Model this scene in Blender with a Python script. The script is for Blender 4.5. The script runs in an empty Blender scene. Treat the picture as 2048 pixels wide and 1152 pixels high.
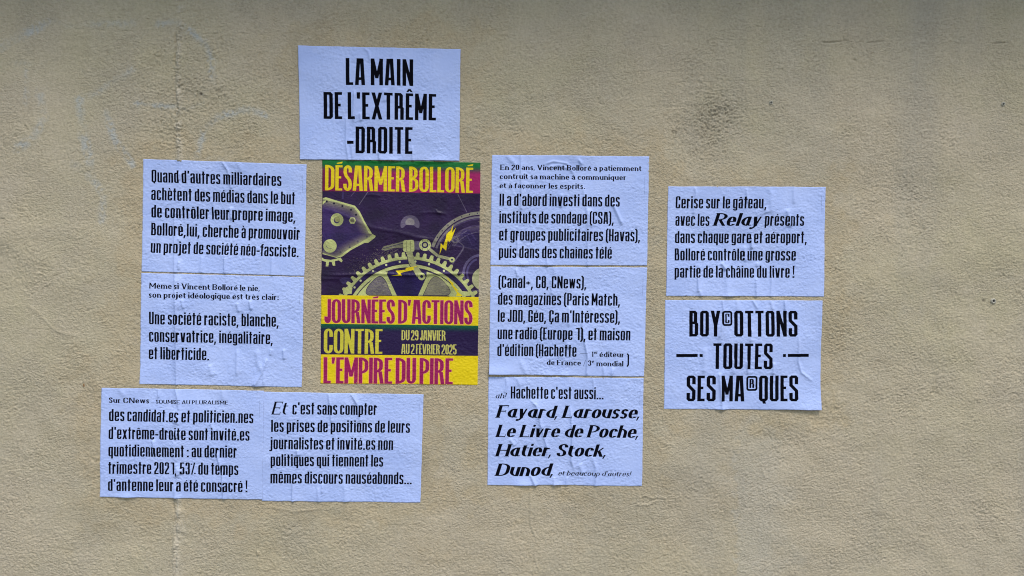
import bpy, math, random
import numpy as np

# ---------------------------------------------------------------- camera, sky, sun, exposure
sc = bpy.context.scene
rad = math.radians
cam_d = bpy.data.cameras.new('camera'); cam = bpy.data.objects.new('camera', cam_d); sc.collection.objects.link(cam)
cam_d.sensor_width = 36; cam_d.lens = 26; cam_d.clip_start = .05; cam_d.clip_end = 500
cam.location = (0, -1.9706, 1.60)
cam.rotation_euler = (rad(90 - 2.236), 0, rad(-1.709))
sc.camera = cam
SUN_EL, SUN_AZ, SUN_SIZE = 60., 26., 20.     # degrees; azimuth measured from straight out of the wall towards the right
world = bpy.data.worlds.new('World'); sc.world = world; world.use_nodes = True
nt = world.node_tree; bg = nt.nodes['Background']
sky = nt.nodes.new('ShaderNodeTexSky'); sky.sky_type = 'NISHITA'; sky.sun_disc = False
sky.sun_elevation = rad(SUN_EL); sky.sun_rotation = rad(180 - SUN_AZ); sky.air_density = 1.2; sky.dust_density = 1.0; sky.ozone_density = 1.0
nt.links.new(sky.outputs[0], bg.inputs[0]); bg.inputs[1].default_value = .10
sun_d = bpy.data.lights.new('sun', 'SUN'); sun_d.energy = 1.5; sun_d.angle = rad(SUN_SIZE); sun_d.color = (1, .985, .955)
sun = bpy.data.objects.new('sun', sun_d); sc.collection.objects.link(sun); sun.location = (3, -6, 8)
_d = (math.cos(rad(SUN_EL)) * math.sin(rad(SUN_AZ)), -math.cos(rad(SUN_EL)) * math.cos(rad(SUN_AZ)), math.sin(rad(SUN_EL)))
import mathutils
sun.rotation_euler = mathutils.Vector(_d).to_track_quat('Z', 'Y').to_euler()
sc.view_settings.view_transform = 'Standard'; sc.view_settings.look = 'None'; sc.view_settings.gamma = 1; sc.view_settings.use_curve_mapping = False
sc.view_settings.exposure = 0.86

sc.cycles.filter_width = 1.05
# ---------------------------------------------------------------- lettering: glyphs as pen strokes, rasterised with numpy
class Font:
    def __init__(self, **k): self.__dict__.update(k)
BLOCK = Font(s=.130, th=.104, rx=.038, ry=.046, n=1, xh=.80, desc=-.17, serif=0, sp=.066, word=.20, slant=0, single=0,
    wid=dict(A=.355, B=.335, C=.335, D=.335, E=.27, F=.27, G=.335, H=.345, I=.135, J=.29, L=.26, M=.43, N=.38, O=.335, P=.335, Q=.335, R=.335, S=.335, T=.31, U=.335, V=.36, X=.39, Y=.36, Z=.30,
    a=.315, b=.32, c=.31, d=.32, e=.32, f=.20, g=.32, h=.32, i=.13, j=.17, k=.33, l=.13, m=.50, n=.32, o=.32, p=.32, q=.32, r=.235, s=.30, t=.225, u=.32, v=.34, w=.46, x=.34, y=.34, z=.27), dig=.31)
POST = Font(s=.135, th=.085, rx=.5, ry=.17, n=7, xh=.75, desc=-.2, serif=0, sp=.035, word=.14, slant=0, single=0,
    wid=dict(A=.40, B=.37, C=.35, D=.37, E=.28, F=.27, G=.36, H=.37, I=.135, J=.27, L=.27, M=.50, N=.39, O=.38, P=.36, Q=.38, R=.38, S=.34, T=.33, U=.36, V=.40, X=.40, Y=.38, Z=.32), dig=.34)
SERIF = Font(s=.19, th=.10, rx=.28, ry=.25, n=8, xh=.69, desc=-.27, serif=1, sp=.085, word=.33, slant=0, single=0,
    wid=dict(A=.74, B=.64, C=.68, D=.74, E=.60, F=.56, G=.72, H=.76, I=.16, J=.36, L=.58, M=.90, N=.76, O=.76, P=.60, Q=.76, R=.66, S=.50, T=.64, U=.72, V=.74, X=.70, Y=.70, Z=.60,
    a=.50, b=.54, c=.48, d=.54, e=.50, f=.34, g=.52, h=.54, i=.155, j=.20, k=.54, l=.155, m=.86, n=.54, o=.54, p=.54, q=.54, r=.38, s=.40, t=.34, u=.54, v=.52, w=.76, x=.52, y=.52, z=.46), dig=.5)
ITAL = Font(**{**SERIF.__dict__, 's': .212, 'th': .075, 'rx': .42, 'ry': .33, 'slant': .23, 'single': 1, 'sp': .045, 'word': .30, 'serif': 2, 'xh': .73,
    'wid': {**SERIF.wid, **dict(a=.55, b=.58, c=.52, d=.58, e=.56, h=.58, n=.58, o=.58, u=.58, r=.42, s=.47, v=.54, y=.54, t=.40, k=.60, i=.235, l=.235, L=.60, F=.60, S=.60, R=.72, P=.68, H=.80, D=.76)}})
LITAL = Font(**{**SERIF.__dict__, 's': .15, 'th': .07, 'rx': .4, 'ry': .3, 'slant': .23, 'single': 1, 'sp': .08, 'word': .33, 'serif': 2, 'xh': .70})
ACC = {'é': ('e', 1), 'è': ('e', 2), 'ê': ('e', 3), 'à': ('a', 2), 'â': ('a', 3), 'î': ('i', 3), 'ô': ('o', 3), 'ç': ('c', 4), 'É': ('E', 1), 'Ê': ('E', 3), 'Ç': ('C', 4)}

def soften(pts, closed, rx, ry, n):
    """round or chamfer the flagged corners of a centre line"""
    out = []; N = len(pts)
    for i, p in enumerate(pts):
        if len(p) < 3 or (not closed and i in (0, N - 1)):
            out.append((p[0], p[1])); continue
        a, b = pts[i - 1], pts[(i + 1) % N]
        def step(q):
            dx, dy = q[0] - p[0], q[1] - p[1]
            lim = .5 if (len(q) > 2) else 1.
            if abs(dx) >= abs(dy): t = min(rx, abs(dx) * lim) / max(abs(dx), 1e-9)
            else: t = min(ry, abs(dy) * lim) / max(abs(dy), 1e-9)
            return p[0] + dx * t, p[1] + dy * t
        A, B = step(a), step(b)
        if n <= 1: out += [A, B]
        else:
            K = .5523
            for j in range(n + 1):
                t = j / n; u = 1 - t
                c1 = (A[0] + (p[0] - A[0]) * K * 1.05, A[1] + (p[1] - A[1]) * K * 1.05); c2 = (B[0] + (p[0] - B[0]) * K * 1.05, B[1] + (p[1] - B[1]) * K * 1.05)
                out.append(tuple(u**3 * A[k] + 3 * u * u * t * c1[k] + 3 * u * t * t * c2[k] + t**3 * B[k] for k in (0, 1)))
    res = [out[0]]
    for q in out[1:]:
        if math.hypot(q[0] - res[-1][0], q[1] - res[-1][1]) > 1e-5: res.append(q)
    return res

def pen(pts, closed, tx, ty):
    """quads of a stroke drawn with a pen tx wide across verticals and ty thick across horizontals"""
    N = len(pts); off = []
    for i in range(N):
        dirs = []
        for a, b in ((i - 1, i), (i, i + 1)):
            if not closed and (a < 0 or b >= N): continue
            p, q = pts[a % N], pts[b % N]; L = math.hypot(q[0] - p[0], q[1] - p[1])
            if L > 1e-9: dirs.append(((q[1] - p[1]) / L, -(q[0] - p[0]) / L))
        nx = sum(d[0] for d in dirs); ny = sum(d[1] for d in dirs); L = math.hypot(nx, ny) or 1
        nx /= L; ny /= L
        c = max(.55, dirs[0][0] * nx + dirs[0][1] * ny)
        off.append((nx / c * tx / 2, ny / c * ty / 2))
    qs = []
    for i in range(N if closed else N - 1):
        j = (i + 1) % N; p, q, a, b = pts[i], pts[j], off[i], off[j]
        qs.append([(p[0] + a[0], p[1] + a[1]), (q[0] + b[0], q[1] + b[1]), (q[0] - b[0], q[1] - b[1]), (p[0] - a[0], p[1] - a[1])])
    return qs

def glyph(ch, F):
    base, acc = ACC.get(ch, (ch, 0)); ch = base
    s, th = F.s, F.th; P = []
    w = F.wid.get(ch, F.dig)
    L, R, b, T, X = s / 2, w - s / 2, th / 2, 1 - th / 2, F.xh - th / 2
    C = w / 2; xh = F.xh; rnd = F.n > 1
    def S(*p, closed=False, tx=s, ty=th):
        P.extend(pen(soften(list(p), closed, F.rx, F.ry, F.n), closed, tx, ty))
    def D(x0, y0, x1, y1, t=s): P.append([(x0 - t / 2, y0), (x0 + t / 2, y0), (x1 + t / 2, y1), (x1 - t / 2, y1)])
    def V(x, y0=0., y1=1., t=s): D(x, y0, x, y1, t)
    def H(x0, x1, y, t=th): P.append([(x0, y - t / 2), (x1, y - t / 2), (x1, y + t / 2), (x0, y + t / 2)])
    def dot(x, y, r=None):
        rx = r or s * .52
        if rnd: P.append([(x + rx * math.cos(a * .5236), y + rx * math.sin(a * .5236)) for a in range(12)])
        else: P.append([(x - rx, y - rx), (x + rx, y - rx), (x + rx, y + rx), (x - rx, y + rx)])
    ft = .05; fo = s * .36                      # serif thickness and overhang
    def foot(x, y, l=1., r=1.):
        if F.serif == 2 and base.islower(): return
        if F.serif: H(x - s / 2 - fo * l, x + s / 2 + fo * r, y + (ft / 2 if y < .3 else -ft / 2), ft)
    thin = th * 1.6 if F.serif else s
    if ch == 'A':
        k = s * (.42 if not rnd or not F.serif else .18)
        if F.serif: k = 0
        D(L * (.95 if not F.serif else .6), 0, C - k, 1, s if not F.serif else thin); D(w - L, 0, C + k, 1); H(L, R, .24); foot(L * .6, 0, .4, .0); foot(w - L, 0, .5, .5)
    elif ch in 'BPR':
        m = {'B': .53, 'P': .43, 'R': .47}[ch]; q = .035 if not F.serif and ch != 'P' else 0
        V(L); S((L, T), (R - q, T, 1), (R - q, m, 1), (L, m)); foot(L, 1, .6, 0); foot(L, 0, .6, .6 if ch != 'B' else 0)
        if ch == 'B': S((L, m), (R, m, 1), (R, b, 1), (L, b))
        if ch == 'R':
            if rnd: D(R + (.0 if not F.serif else .04), 0, R - s * (.5 if not F.serif else 1.4), m)
            else: S((L, m), (R, m, 1), (R, 0))
    elif ch in 'CG':
        S((R, .67), (R, T, 1), (L, T, 1), (L, b, 1), (R, b, 1), (R, .34 if ch == 'C' else .47))
        if ch == 'G': H(C, w, .47)
    elif ch == 'D': V(L); S((L, T), (R, T, 1), (R, b, 1), (L, b)); foot(L, 1, .6, 0); foot(L, 0, .6, 0)
    elif ch in 'EFL':
        V(L); foot(L, 1, .6, 0 if ch != 'L' else .6); foot(L, 0, .6, 0 if ch != 'F' else .6)
        if ch != 'F': H(L, w, b); 
        if ch != 'L': H(L, w, T); H(L, w - (.05 if not F.serif else .12), .52)
        if F.serif:
            if ch != 'F': V(w - .02, 0, .22, .04)
            if ch != 'L': V(w - .04, .80, 1, .04); V(w - .12, .42, .62, .035)
    elif ch == 'H': V(L); V(R); H(L, R, .5); [foot(x, y, .6, .6) for x in (L, R) for y in (0, 1)]
    elif ch == 'I': V(C); foot(C, 0); foot(C, 1)
    elif ch == 'J': S((R, 1), (R, b, 1), (L, b, 1), (L, .27)); foot(R, 1)
    elif ch == 'M':
        t1 = thin if F.serif else s; V(L, t=t1); V(R); D(L, 1, C, .26, s * .9); D(R, 1, C, .26, s * .8 if not F.serif else thin)
        foot(L, 0, .2, .2); foot(R, 0, .6, .6); foot(L, 1, .4, 0); foot(R, 1, 0, .4)
    elif ch == 'N': V(L, t=thin); V(R, t=thin); D(L, 1, R, 0, s * .95); foot(L, 0, .3, .3); foot(R, 1, .3, .3); foot(L, 1, .5, 0)
    elif ch in 'OQ0':
        S((L, b, 1), (L, T, 1), (R, T, 1), (R, b, 1), closed=True)
        if ch == 'Q': D(C, .06, C + s * .3, -.09, s * .9)
    elif ch in 'S':
        if not rnd: S((R, .66), (R, T, 1), (L, T, 1), (L, .62), (R, .40), (R, b, 1), (L, b, 1), (L, .33))
        else: S((R, .72), (R, T, 1), (L, T, 1), (L, .60, 1), (R, .42, 1), (R, b, 1), (L, b, 1), (L, .27), ty=th * 1.15)
    elif ch == 'T':
        V(C); H(0, w, T); foot(C, 0)
        if F.serif: V(.02, .78, 1, .04); V(w - .02, .78, 1, .04)
    elif ch == 'U': S((L, 1), (L, b, 1), (R, b, 1), (R, 1)); foot(L, 1, .6, .6); foot(R, 1, .6, .6)
    elif ch == 'V': k = s * .28; D(L, 1, C - k * (not F.serif), 0); D(w - L, 1, C + k * (not F.serif), 0, thin if F.serif else s); foot(L, 1, .4, .4); foot(w - L, 1, .1, .2)
    elif ch == 'X': D(L, 1, R, 0); D(R, 1, L, 0)
    elif ch == 'Y': D(L, 1, C, .42); D(R, 1, C, .42); V(C, 0, .45)
    elif ch == 'Z': H(0, w, T); H(0, w, b); D(R, T, L, b)
    elif ch == '1': V(w * .5 if rnd and F.serif else R); H(w * .15, R, T) if not F.serif else D(w * .22, .8, w * .42, .98, .06)
    elif ch == '2': S((L, .70), (L, T, 1), (R, T, 1), (R, .52, 1) if rnd else (R, .55), (L, .20), (L, b), (w, b))
    elif ch == '3': S((L, .72), (L, T, 1), (R, T, 1), (R, .53, 1), (C - .02, .53)); S((C - .02, .53), (R, .53, 1), (R, b, 1), (L, b, 1), (L, .28))
    elif ch == '5': H(L, w - .02, T); V(L, .48, 1); S((L, .58), (R, .58, 1), (R, b, 1), (L, b, 1), (L, .28))
    elif ch == '8': S((L, .53, 1), (L, T, 1), (R, T, 1), (R, .53, 1), closed=True); S((L, b, 1), (L, .53, 1), (R, .53, 1), (R, b, 1), closed=True)
    elif ch == '9': S((L, .45, 1), (L, T, 1), (R, T, 1), (R, .45, 1), closed=True); S((R, .6), (R, b, 1), (L, b, 1), (L, .25))
    # lower case
    elif ch == 'a':
        if F.single:
            S((R, X), (L, X, 1), (L, b, 1), (R, b)); V(R, .05, xh); S((R, .1), (R, b, 1), (R + s, b * 1.6), tx=s * .6)
            w += s * .35
        else:
            S((L + (.03 if rnd else 0), xh - .2), (L + (.03 if rnd else 0), X, 1), (R, X, 1), (R, 0)); S((R, xh * .56), (L, xh * .56, 1), (L, b, 1), (R, b)); foot(R, 0, 0, .5)
    elif ch in 'bdpq':
        st = L if ch in 'bp' else R; o = R if ch in 'bp' else L
        V(st, F.desc if ch in 'pq' else 0, xh if ch in 'pq' else 1)
        S((st, X), (o, X, 1), (o, b, 1), (st, b))
        if F.serif == 1: foot(st, F.desc, .6, .6) if ch in 'pq' else foot(st, 1, .7, 0)
        if F.serif and ch == 'd': foot(st, 0, 0, .5)
        if F.serif and ch == 'p': foot(st, xh, .6, 0)
    elif ch == 'c': S((R, xh - .24), (R, X, 1), (L, X, 1), (L, b, 1), (R, b, 1), (R, .24 if not F.serif else .15))
    elif ch == 'e':
        m = xh * .48
        S((L, m), (R, m), (R, X, 1), (L, X, 1), (L, b, 1), (R, b, 1), (R, .22 if not F.serif else .15))
    elif ch == 'f': V(L + .03, 0, .8); S((L + .03, .7), (L + .03, T, 1), (w + .02, T)); H(-.04, w, X); foot(L + .03, 0, .6, .6)
    elif ch == 'g': S((R, X), (L, X, 1), (L, b, 1), (R, b)); S((R, xh), (R, F.desc + b, 1), (L, F.desc + b, 1), (L, F.desc + th + .02))
    elif ch == 'h': V(L); S((L, X), (R, X, 1), (R, 0)); foot(L, 0, .5, .5); foot(R, 0, .5, .5); foot(L, 1, .7, 0)
    elif ch == 'i':
        V(C, 0, xh); foot(C, 0, .6, .6); foot(C, xh, .7, 0)
        if acc == 0: (dot(C, .93, s * (.58 if F.serif < 2 else .44)) if rnd else P.append([(C - s / 2, .88), (C + s / 2, .88), (C + s / 2, 1), (C - s / 2, 1)]))
    elif ch == 'j':
        S((R, xh), (R, F.desc + b, 1), (-.06, F.desc + b)); foot(R, xh, .7, 0)
        dot(R, .93, s * .58) if rnd else P.append([(R - s / 2, .88), (R + s / 2, .88), (R + s / 2, 1), (R - s / 2, 1)])
    elif ch == 'k': V(L); D(R, xh, L + s * .5, .38, thin); D(C - .02, .45, R + .02, 0); foot(L, 0, .5, .5); foot(L, 1, .7, 0)
    elif ch == 'l': V(C); foot(C, 0, .6, .6); foot(C, 1, .7, 0)
    elif ch == 'm':
        V(L, 0, xh); S((L, X), (C, X, 1), (C, 0)); S((C, X), (R, X, 1), (R, 0)); [foot(x, 0, .5, .5) for x in (L, C, R)]; foot(L, xh, .7, 0)
    elif ch == 'n': V(L, 0, xh); S((L, X), (R, X, 1), (R, 0)); foot(L, 0, .5, .5); foot(R, 0, .5, .5); foot(L, xh, .7, 0)
    elif ch == 'o': S((L, b, 1), (L, X, 1), (R, X, 1), (R, b, 1), closed=True)
    elif ch == 'r': V(L, 0, xh); S((L, X), (R, X, 1), (R, xh - (.2 if not F.serif else .14))); foot(L, 0, .6, .7); foot(L, xh, .7, 0)
    elif ch == 's':
        if not rnd: S((R, xh - .2), (R, X, 1), (L, X, 1), (L, xh * .60), (R, xh * .42), (R, b, 1), (L, b, 1), (L, .2))
        else: S((R, xh - .16), (R, X, 1), (L, X, 1), (L, xh * .54, 1), (R, xh * .48, 1), (R, b, 1), (L, b, 1), (L, .15), tx=s * .85, ty=th * 1.7)
    elif ch == 't':
        k = L + .04; H(0, w, X)
        if F.serif: S((k, .9), (k, b, 1), (w, b))
        else: V(k, 0, .98)
    elif ch == 'u': S((L, xh), (L, b, 1), (R, b)); V(R, 0, xh); foot(L, xh, .6, 0); foot(R, xh, .6, 0); foot(R, 0, 0, .6)
    elif ch in 'vy':
        k = s * .22 * (not F.serif); D(L, xh, C - k, 0); D(w - L, xh, C + k, 0, thin); foot(L, xh, .3, .3); foot(w - L, xh, .2, .3)
        if ch == 'y': S((C + .03, .12), (C - .06, F.desc + .07, 1), (C - .24, F.desc + .06), tx=s * .7, ty=th * 1.3); dot(C - .24, F.desc + .1, s * .4)
    elif ch == 'w':
        k = w * .27; D(L, xh, k, 0, s * .85); D(C, xh, k + .02, 0, thin * .8); D(C, xh, w - k - .02, 0, s * .85); D(w - L, xh, w - k, 0, thin * .8); foot(L, xh, .3, .3); foot(w - L, xh, .2, .3)
    elif ch == 'x': D(L, xh, R, 0); D(R, xh, L, 0, thin)
    elif ch == 'z': H(0, w, X); H(0, w, b); D(R, X, L, b, thin)
    elif ch == '.': w = s; dot(C := w / 2, s * .5)
    elif ch == ',' and F.serif: w = s * (.75 if F.serif < 2 else .6); P.append([(.0, s * .7), (w, s * .7), (w * .35, -.17), (-w * .15, -.17)])
    elif ch == ',': w = s; P.append([(.0, s * .95), (s, s * .95), (s * .45, -.16), (-s * .25, -.16)])
    elif ch == ':': w = s; dot(w / 2, s * .5); dot(w / 2, .55)
    elif ch == '!': w = s; dot(w / 2, s * .5); P.append([(0, 1), (s, 1), (s * .8, .26), (s * .2, .26)])
    elif ch == "'": w = s; P.append([(0, 1), (s, 1), (s * (.92 if not rnd else .62), .76), (s * .08, .76)])
    elif ch == '-': w = .23; H(0, w, .40 if F.xh < .99 else .4, .12)
    elif ch == '–': w = .5; H(0, w, .33, .045)
    elif ch == '—': w = .95; H(0, w, .33, .05)
    elif ch == '/': w = .3; D(.02, -.12, w, 1.05, .05)
    elif ch == '+': w = .3; H(0, w, .42, .11); V(w / 2, .29, .55, .1)
    elif ch == '%': w = .32; D(.07, 0, w - .06, 1, .1); dot(.04, .86, .055); dot(w - .03, .1, .055)
    elif ch == '(': w = .16; S((w, 1.04), (.06, .9), (.06, .02), (w, -.14), tx=s * .95, ty=.12)
    elif ch == ')': w = .16; S((0, 1.04), (w - .06, .9), (w - .06, .02), (0, -.14), tx=s * .95, ty=.12)
    up = 1.0 if base.isupper() else xh; ac = C
    if acc == 1 and rnd and not F.serif: P.append([(ac - .09, up + .05), (ac + .12, up + .07), (ac + .14, up + .15), (ac - .09, up + .09)])
    elif acc == 1: P.append([(ac - s * .35, up + .05), (ac + s * .25, up + .05), (ac + s * .85, up + .22 - .06 * (not rnd)), (ac - s * .0, up + .22 - .06 * (not rnd))])
    if acc == 2: P.append([(ac + s * .35, up + .05), (ac - s * .25, up + .05), (ac - s * .85, up + .2), (ac - s * .0, up + .2)])
    if acc == 3:
        k = .12 if base != 'i' else .09
        P.append([(ac - k, up + .04), (ac - k * .35, up + .16), (ac + k * .35, up + .16), (ac + k, up + .04), (ac + k * .35, up + .045), (ac, up + .09), (ac - k * .35, up + .045)])
    if acc == 4: P.append([(ac - .02, .02), (ac + .06, .02), (ac + .05, -.16), (ac - .08, -.16)])
    if F.slant: P = [[(x + y * F.slant, y) for x, y in q] for q in P]
    return P, w

def text_polys(txt, F):
    x = 0.; out = []
    for c in txt:
        if c == ' ': x += F.word - F.sp; continue
        P, w = glyph(c, F)
        out += [[(a + x, b) for a, b in q] for q in P]
        x += w + F.sp
    x -= F.sp
    lo = min(min(a for a, b in q) for q in out); hi = max(max(a for a, b in q) for q in out)
    return out, lo, hi

def fill(M, poly, val=1):
    """even-odd polygon fill into array M; polygon in array pixels, y down"""
    p = np.asarray(poly, float); h, w = M.shape[:2]
    x0, x1 = int(max(0, p[:, 0].min() - 1)), int(min(w, p[:, 0].max() + 2)); y0, y1 = int(max(0, p[:, 1].min() - 1)), int(min(h, p[:, 1].max() + 2))
    if x1 <= x0 or y1 <= y0: return
    X = np.arange(x0, x1)[None, :] + .5; Y = np.arange(y0, y1)[:, None] + .5
    ins = np.zeros((y1 - y0, x1 - x0), bool)
    for i in range(len(p)):
        ax, ay = p[i - 1]; bx, by = p[i]
        if ay == by: continue
        c = (ay > Y) != (by > Y)
        ins ^= c & (X < (bx - ax) * (Y - ay) / (by - ay) + ax)
    M[y0:y1, x0:x1][ins] = val

def write(M, txt, F, p0, p1, cap, val=1):
    """set a line of text: baseline from p0 to p1 (array pixels), capital height cap"""
    polys, lo, hi = text_polys(txt, F)
    ex = np.array([p1[0] - p0[0], p1[1] - p0[1]]) / (hi - lo); L = math.hypot(*ex)
    ey = np.array([ex[1], -ex[0]]) / L * cap
    o = np.array(p0, float)
    for q in polys:
        fill(M, [o + ex * (a - lo) + ey * b for a, b in q], val)
# ---------------------------------------------------------------- survey of the wall: photo pixel -> point on the wall
FOC = 26 / 36 * 2048
YAW, PITCH, DIST, EYE = -1.709 / 57.29578, -2.236 / 57.29578, 1.9706, 1.60
_cy, _sy, _cp, _sp = math.cos(YAW), math.sin(YAW), math.cos(PITCH), math.sin(PITCH)
def wall_pt(px, py):
    dx, dz = (np.asarray(px, float) - 1024) / FOC, -(np.asarray(py, float) - 576) / FOC
    y1 = _cp - _sp * dz; z1 = _sp + _cp * dz
    X = _cy * dx - _sy * y1; Y = _sy * dx + _cy * y1
    return X / Y * DIST, z1 / Y * DIST + EYE

def homog(src, dst):
    A = []
    for (x, y), (u, v) in zip(src, dst):
        A.append([x, y, 1, 0, 0, 0, -u * x, -u * y]); A.append([0, 0, 0, x, y, 1, -v * x, -v * y])
    h = np.linalg.solve(np.array(A, float), np.array([c for d in dst for c in d], float))
    return np.append(h, 1).reshape(3, 3)
def hmap(Hm, x, y):
    d = Hm[2, 0] * x + Hm[2, 1] * y + Hm[2, 2]
    return (Hm[0, 0] * x + Hm[0, 1] * y + Hm[0, 2]) / d, (Hm[1, 0] * x + Hm[1, 1] * y + Hm[1, 2]) / d

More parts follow.
